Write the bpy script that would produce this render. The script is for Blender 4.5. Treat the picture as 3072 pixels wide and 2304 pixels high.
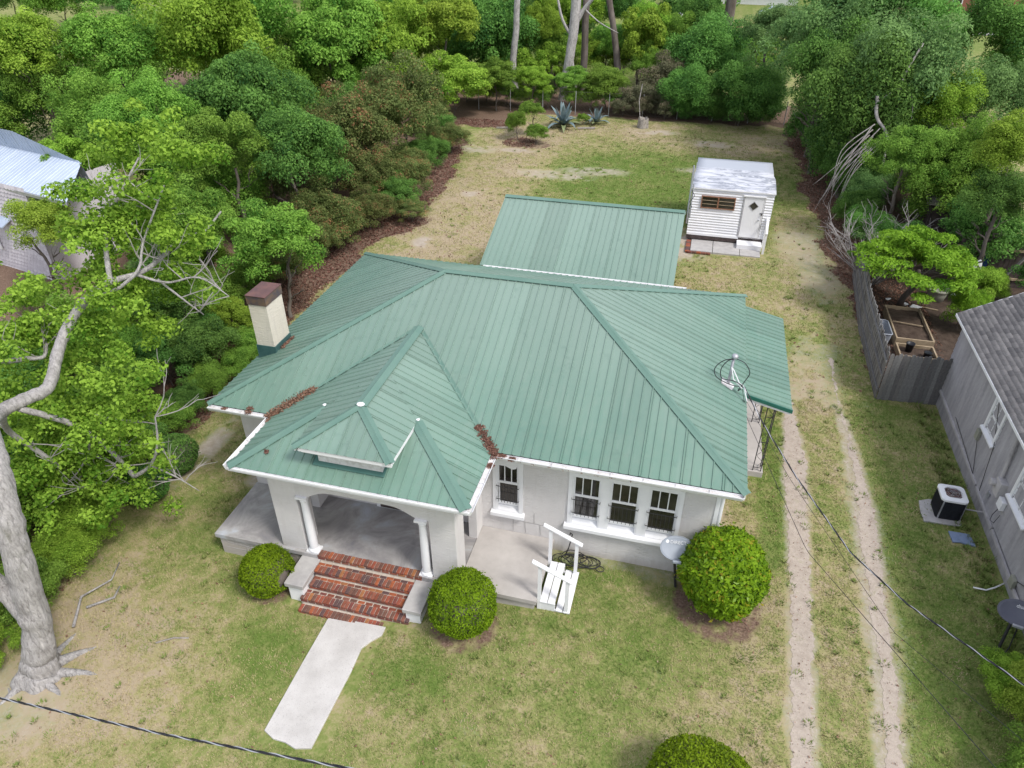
import bpy, math, random
import numpy as np
from mathutils import Vector, Matrix, noise
for o in list(bpy.data.objects): bpy.data.objects.remove(o)
S = bpy.context.scene
COL = S.collection
R = math.radians

# ---------------------------------------------------------------- camera
F_PX, PITCH, YAW, ROLL = 2152.9, 0.5966, -0.2587, -0.0013
cam_d = bpy.data.cameras.new('camera'); cam = bpy.data.objects.new('camera', cam_d); COL.objects.link(cam)
cam_d.sensor_width = 36; cam_d.lens = F_PX / 3072 * 36; cam_d.clip_start = .1; cam_d.clip_end = 2000
fw = Vector((math.sin(YAW)*math.cos(PITCH), math.cos(YAW)*math.cos(PITCH), -math.sin(PITCH)))
rt = Vector((math.cos(YAW), -math.sin(YAW), 0)); up = rt.cross(fw)
r2 = rt*math.cos(ROLL) + up*math.sin(ROLL); u2 = r2.cross(fw)
CAM = Vector((-1.7964, -11.2352, 13.2954))
cam.matrix_world = Matrix(((r2.x, u2.x, -fw.x, CAM.x), (r2.y, u2.y, -fw.y, CAM.y), (r2.z, u2.z, -fw.z, CAM.z), (0, 0, 0, 1)))
S.camera = cam

# ---------------------------------------------------------------- world, sun, exposure
SUN_EL, SUN_AZ = 52, 118          # azimuth measured clockwise from +Y (towards +X)
W = bpy.data.worlds.new('World'); S.world = W; W.use_nodes = True
wn = W.node_tree.nodes; wl = W.node_tree.links
bg = wn['Background']; sky = wn.new('ShaderNodeTexSky'); sky.sky_type = 'NISHITA'; sky.sun_disc = False
sky.sun_elevation = R(SUN_EL); sky.sun_rotation = R(SUN_AZ); sky.air_density = 1.0; sky.dust_density = 4.0; sky.ozone_density = 1.0
# thin cloud layer whitens the sky evenly
wm = wn.new('ShaderNodeMix'); wm.data_type = 'RGBA'; wm.inputs[0].default_value = .55
wm.inputs[7].default_value = (7.4, 7.6, 8.3, 1)
wl.new(sky.outputs[0], wm.inputs[6]); wl.new(wm.outputs[2], bg.inputs[0])
bg.inputs[1].default_value = 0.125
sd = bpy.data.lights.new('sun', 'SUN'); sun = bpy.data.objects.new('sun', sd); COL.objects.link(sun)
sd.energy = 2.0; sd.angle = R(12); sd.color = (1, .96, .9)
sdir = Vector((math.sin(R(SUN_AZ))*math.cos(R(SUN_EL)), math.cos(R(SUN_AZ))*math.cos(R(SUN_EL)), math.sin(R(SUN_EL))))
sun.rotation_euler = sdir.to_track_quat('Z', 'Y').to_euler(); sun.location = (20, 5, 40)
S.view_settings.view_transform = 'Standard'; S.view_settings.look = 'None'
S.view_settings.exposure = 0.5; S.view_settings.gamma = 1; S.view_settings.use_curve_mapping = False
S.render.engine = 'CYCLES'
S.cycles.max_bounces = 6; S.cycles.transparent_max_bounces = 4

# ---------------------------------------------------------------- node helpers
def newmat(name, rough=.7, spec=.3):
    m = bpy.data.materials.new(name); m.use_nodes = True
    b = m.node_tree.nodes['Principled BSDF']; b.inputs['Roughness'].default_value = rough
    b.inputs['Specular IOR Level'].default_value = spec
    return m, m.node_tree.nodes, m.node_tree.links, b
def c4(c): return (c[0], c[1], c[2], 1)
def noisen(n, l, scale, detail=4, rough=.6, vec=None, stretch=None, coord='Object', dist=0):
    t = n.new('ShaderNodeTexNoise'); t.inputs['Scale'].default_value = scale; t.inputs['Detail'].default_value = detail
    t.inputs['Roughness'].default_value = rough; t.inputs['Distortion'].default_value = dist
    if vec is None:
        tc = n.new('ShaderNodeTexCoord'); vec = tc.outputs[coord]
    if stretch:
        mp = n.new('ShaderNodeMapping'); mp.inputs['Scale'].default_value = stretch; l.new(vec, mp.inputs['Vector']); vec = mp.outputs[0]
    l.new(vec, t.inputs['Vector']); return t.outputs['Fac']
def ramp(n, l, fac, pts):
    r = n.new('ShaderNodeValToRGB'); e = r.color_ramp.elements
    e[0].position, e[0].color = pts[0][0], c4(pts[0][1]); e[1].position, e[1].color = pts[-1][0], c4(pts[-1][1])
    for p, c in pts[1:-1]: x = e.new(p); x.color = c4(c)
    l.new(fac, r.inputs[0]); return r.outputs[0]
def fr(n, l, fac, a, b):
    r = n.new('ShaderNodeMapRange'); r.inputs[1].default_value = a; r.inputs[2].default_value = b
    l.new(fac, r.inputs[0]); return r.outputs[0]
def mix(n, l, fac, a, b, mode='MIX'):
    m = n.new('ShaderNodeMix'); m.data_type = 'RGBA'; m.blend_type = mode
    for s, v in ((0, fac), (6, a), (7, b)):
        if hasattr(v, 'is_linked'): l.new(v, m.inputs[s])
        elif s == 0: m.inputs[0].default_value = v
        else: m.inputs[s].default_value = c4(v)
    return m.outputs[2]
def mth(n, l, op, a, b=None):
    m = n.new('ShaderNodeMath'); m.operation = op
    for i, v in enumerate((a, b)):
        if v is None: continue
        if hasattr(v, 'is_linked'): l.new(v, m.inputs[i])
        else: m.inputs[i].default_value = v
    return m.outputs[0]
def bump(n, l, b, h, strength=.4, dist=.01):
    x = n.new('ShaderNodeBump'); x.inputs['Strength'].default_value = strength; x.inputs['Distance'].default_value = dist
    l.new(h, x.inputs['Height']); l.new(x.outputs[0], b.inputs['Normal'])

def basic(name, ca, cb, scale=3, rough=.7, spec=.3, bs=0, bd=.01, bscale=None, stretch=None, metal=0):
    m, n, l, b = newmat(name, rough, spec)
    f = noisen(n, l, scale, 6, .65, stretch=stretch)
    l.new(ramp(n, l, f, [(.32, ca), (.68, cb)]), b.inputs['Base Color'])
    b.inputs['Metallic'].default_value = metal
    if bs: bump(n, l, b, noisen(n, l, bscale or scale*6, 4, .6, stretch=stretch), bs, bd)
    return m
def objtint(name, pairs, rough=.8, nscale=12, bs=.4):
    """colour picked per object (Object Info random) among a few real colours"""
    m, n, l, b = newmat(name, rough, .2)
    oi = n.new('ShaderNodeObjectInfo')
    r = n.new('ShaderNodeValToRGB'); r.color_ramp.interpolation = 'CONSTANT'
    e = r.color_ramp.elements; e[0].color = c4(pairs[0]); e[0].position = 0
    e[1].color = c4(pairs[-1]); e[1].position = 1-1/len(pairs)
    for i, p in enumerate(pairs[1:-1]): x = e.new((i+1)/len(pairs)); x.color = c4(p)
    l.new(oi.outputs['Random'], r.inputs[0])
    f = noisen(n, l, nscale, 5, .7)
    l.new(mix(n, l, 1.0, r.outputs[0], ramp(n, l, f, [(.25, (.6, .6, .6)), (.75, (1.25, 1.2, 1.15))]), 'MULTIPLY'), b.inputs['Base Color'])
    if bs: bump(n, l, b, f, bs, .01)
    return m

MT = {}
# green painted ribbed metal: chalky patches, grime washed down
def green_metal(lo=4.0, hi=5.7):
    m, n, l, b = newmat('green painted metal', .38, .55)
    a = noisen(n, l, .55, 5, .6); c = noisen(n, l, 6, 5, .7, stretch=(1, 1, 1))
    oi = n.new('ShaderNodeObjectInfo')
    col = ramp(n, l, a, [(.3, (.108, .208, .168)), (.7, (.14, .24, .188))])
    col = mix(n, l, fr(n, l, c, .45, .8), col, (.14, .225, .18))
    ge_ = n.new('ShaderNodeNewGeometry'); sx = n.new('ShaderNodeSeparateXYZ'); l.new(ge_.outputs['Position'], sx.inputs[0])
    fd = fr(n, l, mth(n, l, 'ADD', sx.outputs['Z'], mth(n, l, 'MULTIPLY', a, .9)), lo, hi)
    col = mix(n, l, fd, col, (.185, .268, .228))  # mixes in a paler green with height
    sk = noisen(n, l, 1.0, 5, .7, stretch=(9, .9, .9)); col = mix(n, l, mth(n, l, 'MULTIPLY', fr(n, l, sk, .52, .78), .4), col, (.225, .295, .26)); sk2 = noisen(n, l, 2.0, 5, .75, stretch=(1, 1, 1)); col = mix(n, l, mth(n, l, 'MULTIPLY', fr(n, l, sk2, .58, .8), .5), col, (.07, .13, .11))
    v = mth(n, l, 'ADD', mth(n, l, 'MULTIPLY', oi.outputs['Random'], .15), .93)
    hv = n.new('ShaderNodeHueSaturation'); l.new(v, hv.inputs['Value']); l.new(col, hv.inputs['Color'])
    st = noisen(n, l, 9, 4, .7)
    col = mix(n, l, fr(n, l, st, .66, .8), hv.outputs[0], (.07, .12, .10))
    l.new(col, b.inputs['Base Color'])
    l.new(mth(n, l, 'ADD', mth(n, l, 'MULTIPLY', c, .25), .3), b.inputs['Roughness'])
    bump(n, l, b, noisen(n, l, 1.6, 3, .5), .25, .02)
    return m
MT['green'] = green_metal(); MT['greenpale'] = green_metal(2.2, 4.6)
MT['greentrim'] = basic('green painted trim', (.098, .19, .157), (.13, .225, .183), 1.5, .4, .5)
MT['shadetrim'] = basic('shade-toned teal flashing', (.055, .14, .125), (.08, .175, .15), 2, .5, .4)  # teal darkened to paint in the shade under the dormer
MT['darkgreen'] = basic('dark green edge trim', (.012, .10, .075), (.02, .13, .10), 3, .35, .5)
MT['flash'] = basic('teal flashing', (.03, .085, .085), (.06, .13, .13), 4, .4, .5)
def stucco(name, a, bb, dirt=(.36, .33, .31)):
    m, n, l, b = newmat(name, .75, .25)
    f = noisen(n, l, 1.3, 6, .6); s = noisen(n, l, 9, 4, .6, stretch=(.5, .5, 4), dist=1.0)
    col = ramp(n, l, f, [(.3, a), (.7, bb)])
    g = noisen(n, l, 2.2, 6, .75, stretch=(1, 1, .35))
    col = mix(n, l, fr(n, l, g, .62, .95), col, dirt)
    ge_ = n.new('ShaderNodeNewGeometry'); sx = n.new('ShaderNodeSeparateXYZ'); l.new(ge_.outputs['Position'], sx.inputs[0])
    sp = fr(n, l, mth(n, l, 'ADD', sx.outputs['Z'], mth(n, l, 'MULTIPLY', g, -.6)), .55, .2)
    col = mix(n, l, mth(n, l, 'MULTIPLY', sp, .6), col, (.34, .29, .24))
    dn = noisen(n, l, 1.6, 5, .7, stretch=(5, 5, .5)); col = mix(n, l, mth(n, l, 'MULTIPLY', fr(n, l, dn, .52, .8), .35), col, dirt)
    l.new(col, b.inputs['Base Color']); bump(n, l, b, s, .75, .022)
    return m
MT['stucco'] = stucco('painted stucco', (.585, .57, .57), (.67, .655, .65), (.44, .42, .40))
MT['cream'] = stucco('cream chimney stucco', (.60, .555, .475), (.68, .635, .55))
MT['white'] = basic('white paint', (.72, .73, .76), (.80, .81, .83), 2, .45, .4)
MT['dirtywhite'] = basic('grimy white gutter', (.50, .47, .46), (.76, .76, .77), 7, .5, .4)
MT['concrete'] = basic('porch concrete', (.36, .34, .325), (.49, .465, .445), 1.1, .75, .3, .25, .006, 14)
MT['cap'] = basic('weathered cap stone', (.33, .32, .32), (.46, .45, .44), 3, .7, .3, .3, .006, 20)
def walkmat():
    m, n, l, b = newmat('exposed aggregate walk', .85, .2)
    f = noisen(n, l, 2, 5, .6); v = noisen(n, l, 45, 3, .8)
    col = ramp(n, l, f, [(.3, (.46, .445, .43)), (.7, (.60, .585, .57))])
    col = mix(n, l, fr(n, l, v, .58, .72), col, (.24, .23, .22))
    l.new(col, b.inputs['Base Color']); bump(n, l, b, v, .5, .01); return m
MT['walk'] = walkmat()
MT['brick'] = objtint('brick', [(.23, .088, .06), (.22, .075, .05), (.15, .08, .065), (.34, .11, .055), (.26, .10, .07), (.19, .07, .06), (.12, .075, .075), (.29, .09, .06), (.33, .15, .07), (.24, .11, .085), (.17, .09, .07)], .85, 18, .5)
MT['brickred'] = basic('red brick', (.22, .085, .06), (.30, .13, .09), 8, .9, .2, .3)
MT['mortar'] = basic('mortar', (.38, .33, .28), (.52, .47, .41), 9, .95, .1, .4, .01, 30)
MT['glass'] = None
def glassm():
    m, n, l, b = newmat('dark window glass', .06, .6)
    f = noisen(n, l, 2.2, 3, .5)
    l.new(ramp(n, l, f, [(.35, (.018, .016, .015)), (.7, (.05, .046, .042))]), b.inputs['Base Color']); return m
MT['glass'] = glassm()
MT['iron'] = basic('black iron', (.02, .02, .025), (.04, .04, .045), 8, .45, .5)
MT['wire'] = basic('black cable', (.015, .015, .02), (.03, .03, .035), 8, .5, .4)
MT['alum'] = basic('bare aluminium strand', (.45, .46, .5), (.6, .61, .65), 8, .35, .5, metal=.6)
MT['greymetal'] = basic('galvanized metal', (.34, .35, .38), (.48, .49, .53), 6, .4, .5, metal=.4)
MT['rust'] = basic('rusty chimney cap', (.075, .038, .04), (.16, .075, .065), 4, .5, .4)
MT['rustband'] = basic('oxidised band', (.06, .055, .075), (.17, .11, .07), 6, .5, .4)
MT['dishgrey'] = basic('pale grey dish', (.30, .335, .39), (.35, .385, .44), 3, .6, .3)
MT['dishdark'] = basic('slate dish', (.10, .105, .14), (.13, .135, .17), 3, .45, .4)
MT['black'] = basic('black metal', (.008, .009, .013), (.022, .024, .032), 12, .45, .4)
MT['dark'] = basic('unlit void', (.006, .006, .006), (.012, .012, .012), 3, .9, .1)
MT['bluepanel'] = basic('pale blue sheet', (.17, .23, .36), (.23, .29, .42), 4, .6, .3)
MT['bark'] = basic('grey bark', (.17, .16, .155), (.46, .44, .435), 4.5, .9, .15, 1.0, .05, 16, (1, 1, .35))
def barkm():
    m, n, l, b = newmat('ridged grey bark', .95, .1)
    f = noisen(n, l, 3, 6, .7); r_ = noisen(n, l, 16, 6, .75, stretch=(1, 1, .22), dist=.8); q = noisen(n, l, 1.7, 5, .7)
    col = ramp(n, l, r_, [(.3, (.19, .18, .175)), (.48, (.40, .385, .38)), (.7, (.58, .56, .555))])
    col = mix(n, l, mth(n, l, 'MULTIPLY', fr(n, l, f, .52, .7), .6), col, (.20, .185, .175))
    col = mix(n, l, mth(n, l, 'MULTIPLY', fr(n, l, q, .58, .75), .5), col, (.17, .18, .12))
    l.new(col, b.inputs['Base Color']); bump(n, l, b, r_, 1.0, .06); return m
MT['bark'] = barkm()
MT['barkdark'] = basic('brown bark', (.09, .075, .065), (.19, .165, .15), 4, .9, .15, .8, .03, 10, (1, 1, .3))
MT['twig'] = basic('pale dead twig', (.24, .22, .215), (.40, .38, .375), 5, .8, .2)
MT['soil'] = basic('dark garden soil', (.045, .032, .026), (.10, .075, .06), 4, .95, .1, .8, .03, 14)
MT['timber'] = basic('garden timber', (.26, .20, .13), (.42, .34, .24), 5, .8, .2, .3, .005, 20, (1, 1, 1))
MT['picket'] = objtint('weathered picket', [(.17, .175, .18), (.21, .215, .22), (.15, .15, .155), (.24, .245, .25), (.19, .19, .19)], .9, 14, .4)
MT['darkwood'] = basic('dark fence wood', (.05, .04, .04), (.10, .08, .075), 5, .9, .2)
MT['siding'] = basic('grey siding', (.27, .265, .28), (.41, .40, .42), 2.4, .8, .2, .3, .006, 10, (2.2, 2.2, .35))
MT['skirt'] = basic('pale grey skirting', (.33, .32, .33), (.50, .485, .49), 2.8, .8, .2, .4, .01, 10)
def shinglem(name, a, b_):
    m, n, l, b = newmat(name, .95, .1)
    g = n.new('ShaderNodeNewGeometry')
    f = noisen(n, l, 30, 4, .7)
    col = ramp(n, l, g.outputs['Random Per Island'], [(.0, a), (1., b_)])
    col = mix(n, l, 1.0, col, ramp(n, l, f, [(.3, (.8, .8, .8)), (.7, (1.15, 1.15, 1.15))]), 'MULTIPLY')
    l.new(col, b.inputs['Base Color']); bump(n, l, b, f, .4, .006); return m
MT['shingle'] = shinglem('asphalt shingle', (.18, .17, .17), (.31, .29, .28))
MT['scallop'] = shinglem('scalloped shingle', (.56, .53, .57), (.68, .65, .69))
MT['bluemetal'] = basic('pale blue metal roof', (.34, .41, .53), (.42, .49, .60), 1.2, .4, .5)
def shedroof():
    m, n, l, b = newmat('stained aluminium roof', .45, .4)
    f = noisen(n, l, 1.1, 7, .7, stretch=(.6, 2.2, 1), dist=1.5)
    g = noisen(n, l, .9, 4, .6)
    col = ramp(n, l, f, [(.3, (.62, .64, .7)), (.48, (.52, .54, .6)), (.58, (.20, .22, .27)), (.68, (.6, .62, .68))])
    sx = n.new('ShaderNodeSeparateXYZ'); tc = n.new('ShaderNodeTexCoord'); l.new(tc.outputs['Object'], sx.inputs[0])
    k = mth(n, l, 'ADD', sx.outputs['Y'], mth(n, l, 'MULTIPLY', g, 1.0))
    col = mix(n, l, fr(n, l, k, 22.6, 22.85), col, (.38, .41, .47))
    l.new(col, b.inputs['Base Color']); bump(n, l, b, f, .3, .02); return m
MT['shedroof'] = shedroof()
MT['shedwall'] = basic('white corrugated metal', (.74, .76, .80), (.84, .85, .88), 2.5, .45, .4)
MT['void'] = MT['dark']
MT['copper'] = basic('brown window frame', (.20, .10, .06), (.30, .16, .10), 6, .6, .3)
MT['agave'] = basic('blue grey succulent', (.10, .15, .16), (.20, .27, .29), 4, .5, .4)
MT['agaveedge'] = basic('yellow green succulent margin', (.13, .18, .08), (.24, .27, .13), 5, .5, .4)
MT['stump'] = basic('bleached stump', (.22, .2, .18), (.42, .39, .36), 8, .9, .1, .8, .03, 20)
MT['pot'] = basic('grey green planter', (.22, .23, .19), (.32, .32, .27), 4, .8, .2)
MT['roadm'] = basic('pale road', (.40, .39, .37), (.5, .49, .47), 2, .9, .1)
MT['clay'] = basic('red clay bank', (.36, .19, .12), (.46, .28, .18), 1, .95, .1)
MT['farbrick'] = basic('far brick', (.20, .085, .06), (.32, .15, .11), 6, .9, .1)
MT['blueplastic'] = basic('dark blue plastic', (.01, .03, .12), (.015, .045, .16), 5, .5, .3)

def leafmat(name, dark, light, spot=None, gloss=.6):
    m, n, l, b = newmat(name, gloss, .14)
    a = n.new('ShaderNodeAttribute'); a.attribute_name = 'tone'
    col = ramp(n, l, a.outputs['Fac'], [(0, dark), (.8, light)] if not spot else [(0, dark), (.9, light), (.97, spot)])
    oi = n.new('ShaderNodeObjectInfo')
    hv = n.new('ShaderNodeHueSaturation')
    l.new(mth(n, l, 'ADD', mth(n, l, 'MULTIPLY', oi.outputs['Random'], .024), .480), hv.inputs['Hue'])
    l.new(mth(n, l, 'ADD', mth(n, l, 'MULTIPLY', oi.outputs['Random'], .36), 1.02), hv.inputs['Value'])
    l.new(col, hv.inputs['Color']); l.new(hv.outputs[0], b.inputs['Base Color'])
    tr = n.new('ShaderNodeBsdfTranslucent'); l.new(hv.outputs[0], tr.inputs['Color'])
    ms = n.new('ShaderNodeMixShader'); ms.inputs[0].default_value = .4
    l.new(b.outputs[0], ms.inputs[1]); l.new(tr.outputs[0], ms.inputs[2])
    l.new(ms.outputs[0], n['Material Output'].inputs['Surface'])
    return m
LM = {
 'bright': leafmat('bright spring leaf', (.06, .165, .012), (.255, .425, .055)),
 'mid': leafmat('mid green leaf', (.036, .125, .016), (.20, .37, .06)),
 'yellow': leafmat('yellow green leaf', (.075, .18, .014), (.285, .43, .06)),
 'dark': leafmat('dark evergreen leaf', (.022, .085, .02), (.135, .29, .06)),
 'blue': leafmat('grey green leaf', (.035, .11, .035), (.17, .31, .10)),
 'olive': leafmat('olive leaf with bronze tips', (.045, .085, .022), (.19, .25, .08), (.30, .17, .08)),
 'box': leafmat('clipped shrub leaf', (.06, .13, .006), (.19, .33, .014)),
 'glossy': leafmat('glossy laurel leaf', (.055, .14, .008), (.21, .38, .02), (.32, .30, .03), .3),
 'maple': leafmat('lime maple leaf', (.05, .16, .012), (.20, .40, .035)),
 'vine': leafmat('tangled vine', (.07, .075, .045), (.17, .18, .10), (.22, .18, .13)),
 'brown': leafmat('dead leaf', (.11, .065, .045), (.30, .18, .125), (.42, .31, .24), .7),
}
def grassmat():
    m, n, l, b = newmat('grass blade', .7, .15)
    a = n.new('ShaderNodeAttribute'); a.attribute_name = 'tone'
    l.new(ramp(n, l, a.outputs['Fac'], [(0, (.40, .33, .20)), (.35, (.335, .31, .14)), (.65, (.22, .25, .082)), (1, (.125, .20, .04))]), b.inputs['Base Color'])
    return m
MT['blade'] = grassmat()

# ---------------------------------------------------------------- object helpers
def tag(o, label=None, cat=None, group=None, kind=None):
    if label: o['label'] = label
    if cat: o['category'] = cat
    if group: o['group'] = group
    if kind: o['kind'] = kind
    return o
def link(name, data, parent=None, mw=None):
    o = bpy.data.objects.new(name, data); COL.objects.link(o)
    if parent is not None:
        o.parent = parent
        o.matrix_parent_inverse = WM[parent.name].inverted() if parent.name in WM else Matrix.Identity(4)
    WM[o.name] = mw or Matrix.Identity(4)
    return o
WM = {}
def thing(name, label, cat, loc=(0, 0, 0), group=None):
    o = bpy.data.objects.new(name, None); COL.objects.link(o); o.location = loc; o.empty_display_size = .3
    WM[o.name] = Matrix.Translation(loc)
    return tag(o, label, cat, group)
def fast_mesh(name, V, F, mats, tone=None, matidx=None, smooth=False):
    """V (n,3) array, F (m,k) int array, all faces the same size"""
    V = np.asarray(V, np.float32); F = np.asarray(F, np.int32); k = F.shape[1]
    me = bpy.data.meshes.new(name); me.vertices.add(len(V)); me.vertices.foreach_set('co', V.ravel())
    me.loops.add(F.size); me.loops.foreach_set('vertex_index', F.ravel())
    me.polygons.add(len(F)); me.polygons.foreach_set('loop_start', np.arange(0, F.size, k, dtype=np.int32))
    me.polygons.foreach_set('loop_total', np.full(len(F), k, np.int32))
    if matidx is not None: me.polygons.foreach_set('material_index', np.asarray(matidx, np.int32))
    if smooth: me.polygons.foreach_set('use_smooth', np.ones(len(F), bool))
    for m in mats: me.materials.append(m)
    if tone is not None:
        a = me.attributes.new('tone', 'FLOAT', 'POINT'); a.data.foreach_set('value', np.asarray(tone, np.float32))
    me.update(calc_edges=True); return me
class MB:
    def __init__(s): s.v = []; s.f = []; s.m = []
    def add(s, vs, fs, mi=0):
        k = len(s.v); s.v += [tuple(v) for v in vs]; s.f += [tuple(i+k for i in f) for f in fs]; s.m += [mi]*len(fs); return s
    def box(s, x0, x1, y0, y1, z0, z1, mi=0):
        vs = [(x0, y0, z0), (x1, y0, z0), (x1, y1, z0), (x0, y1, z0), (x0, y0, z1), (x1, y0, z1), (x1, y1, z1), (x0, y1, z1)]
        return s.add(vs, [(0, 3, 2, 1), (4, 5, 6, 7), (0, 1, 5, 4), (1, 2, 6, 5), (2, 3, 7, 6), (3, 0, 4, 7)], mi)
    def prism(s, poly, d, mi=0):
        """closed polygon (3D points) extruded by vector d"""
        n = len(poly); a = [Vector(p) for p in poly]; b = [p+Vector(d) for p in a]
        return s.add(a+b, [tuple(range(n))[::-1], tuple(range(n, 2*n))]+[(i, (i+1) % n, (i+1) % n+n, i+n) for i in range(n)], mi)
    def bar(s, a, b, w, h=None, mi=0, upv=(0, 0, 1)):
        a, b = Vector(a), Vector(b); h = h or w; d = (b-a).normalized(); u = Vector(upv)
        if abs(d.dot(u)) > .98: u = Vector((0, 1, 0))
        sd_ = d.cross(u).normalized(); u = sd_.cross(d)
        P = [(-1, -1), (1, -1), (1, 1), (-1, 1)]
        vs = [a+sd_*(p*w/2)+u*(q*h/2) for p, q in P]+[b+sd_*(p*w/2)+u*(q*h/2) for p, q in P]
        return s.add(vs, [(3, 2, 1, 0), (4, 5, 6, 7)]+[(i, (i+1) % 4, (i+1) % 4+4, i+4) for i in range(4)], mi)
    def tube(s, pts, rad, seg=8, mi=0, cap=True):
        pts = [Vector(p) for p in pts]; n = len(pts)
        rad = [rad]*n if not hasattr(rad, '__len__') else rad
        k = len(s.v); ref = None
        for i, p in enumerate(pts):
            d = (pts[min(i+1, n-1)]-pts[max(i-1, 0)]).normalized()
            if ref is None: ref = d.orthogonal().normalized()
            ref = (ref-d*ref.dot(d)).normalized(); sd_ = d.cross(ref)
            for j in range(seg):
                a = 2*math.pi*j/seg; s.v.append(tuple(p+ref*(math.cos(a)*rad[i])+sd_*(math.sin(a)*rad[i])))
        for i in range(n-1):
            for j in range(seg):
                a = k+i*seg+j; b = k+i*seg+(j+1) % seg
                s.f.append((a, b, b+seg, a+seg)); s.m.append(mi)
        if cap:
            s.f.append(tuple(k+j for j in range(seg))[::-1]); s.m.append(mi)
            s.f.append(tuple(k+(n-1)*seg+j for j in range(seg))); s.m.append(mi)
        return s
    def lathe(s, c, prof, seg=20, mi=0):
        """profile list of (radius, z) round vertical axis at c"""
        k = len(s.v); n = len(prof)
        for r_, z in prof:
            for j in range(seg):
                a = 2*math.pi*j/seg; s.v.append((c[0]+r_*math.cos(a), c[1]+r_*math.sin(a), c[2]+z))
        for i in range(n-1):
            for j in range(seg):
                a = k+i*seg+j; b = k+i*seg+(j+1) % seg; s.f.append((a, b, b+seg, a+seg)); s.m.append(mi)
        s.f.append(tuple(k+j for j in range(seg))[::-1]); s.m.append(mi)
        s.f.append(tuple(k+(n-1)*seg+j for j in range(seg))); s.m.append(mi)
        return s
    def mesh(s, name, mats, smooth=False):
        me = bpy.data.meshes.new(name); me.from_pydata(s.v, [], s.f)
        for m in (mats if isinstance(mats, (list, tuple)) else [mats]): me.materials.append(m)
        me.polygons.foreach_set('material_index', s.m)
        if smooth: me.polygons.foreach_set('use_smooth', [True]*len(s.f))
        me.update(); return me
    def build(s, name, mats, parent=None, smooth=False, bevel=0):
        o = link(name, s.mesh(name, mats, smooth), parent)
        if bevel:
            b = o.modifiers.new('bevel', 'BEVEL'); b.width = bevel; b.segments = 2; b.limit_method = 'ANGLE'
        return o
def place(name, me, parent, loc, rot=(0, 0, 0), scale=(1, 1, 1)):
    """shared mesh placed in world space under a parent"""
    o = bpy.data.objects.new(name, me); COL.objects.link(o)
    from mathutils import Euler
    mw = Matrix.LocRotScale(Vector(loc), Euler(rot), Vector(scale))
    if parent is not None:
        o.parent = parent; pm = WM.get(parent.name, Matrix.Identity(4)); o.matrix_local = pm.inverted() @ mw
    else: o.matrix_world = mw
    WM[o.name] = mw
    return o
def sstep(a, b, x):
    t = np.clip((x-a)/(b-a), 0, 1); return t*t*(3-2*t)

# ---------------------------------------------------------------- ground
def gz(x, y):
    """height of the ground: it rises gently from the left lawn to the driveway"""
    x = np.asarray(x, float); y = np.asarray(y, float)
    h = .22+.38*sstep(-9.5, -2., x)
    h = h+(.6-h)*sstep(9, 20, y)*.8
    h = h+.03*np.sin(x*.9+y*.35)*np.cos(y*.7-x*.2)*sstep(0, 1, 1.0)
    return h
LEFT_EDGE = [(-30, -13.2), (-7, -13.6), (-5, -13.9), (-3.2, -13.9), (-2, -14.5), (0, -14.3), (2, -14.9), (4, -14.6), (9, -15.2), (14, -15.0), (16.5, -14.6), (19, -13.6), (22, -13.8), (25, -14.4), (28, -14.6), (30.5, -15.0), (33, -16.0), (36, -17.6), (40, -19), (60, -22)]
LE_Y = [a for a, b in LEFT_EDGE]; LE_X = [b for a, b in LEFT_EDGE]
RIGHT_EDGE = [(-30, 30), (9.1, 30), (9.2, 4.4), (15, 4.3), (17.5, 4.2), (19.5, 3.9), (24, 3.6), (28, 3.4), (33, 3.3), (38, 3.2), (41, 3.2), (60, 3.2)]
RE_Y = [a for a, b in RIGHT_EDGE]; RE_X = [b for a, b in RIGHT_EDGE]
def fbm(x, y, s, seed=0):
    """cheap smooth value noise in numpy"""
    rng = np.random.RandomState(seed); T = rng.rand(64, 64)
    out = 0; amp = 1; tot = 0
    for o_ in range(4):
        X = x*s+17.3*o_; Y = y*s+5.1*o_
        xi = np.floor(X).astype(int); yi = np.floor(Y).astype(int); fx = X-xi; fy = Y-yi
        fx = fx*fx*(3-2*fx); fy = fy*fy*(3-2*fy)
        g = lambda a, b: T[(a) % 64, (b) % 64]
        v = (g(xi, yi)*(1-fx)+g(xi+1, yi)*fx)*(1-fy)+(g(xi, yi+1)*(1-fx)+g(xi+1, yi+1)*fx)*fy
        out = out+v*amp; tot += amp; amp *= .55; s *= 2.1
    return out/tot
def blob(x, y, cx, cy, rx, ry, soft=.5):
    d = np.sqrt(((x-cx)/rx)**2+((y-cy)/ry)**2); return 1-sstep(1-soft, 1+soft, d)
TRL = lambda y: (np.interp(y, [-12, -3.5, -.4, 2.4, 5, 7.2, 9.5], [1.2, 1.2, 1.36, 1.44, 1.47, 1.58, 1.72]), np.interp(y, [-12, -3.5, -.4, 2.4, 5, 7.2, 9.5], [1.7, 1.69, 1.85, 2.0, 2.13, 2.0, 1.9]))
TRR = lambda y: (np.interp(y, [-12, -3.2, -1.5, .9, 3.6, 6.5, 9], [2.62, 2.68, 2.84, 2.92, 3.02, 3.1, 3.08]), np.interp(y, [-12, -3.2, -1.3, 1, 3.6, 6.5, 9], [3.12, 3.2, 3.4, 3.5, 3.66, 3.45, 3.3]))
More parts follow.
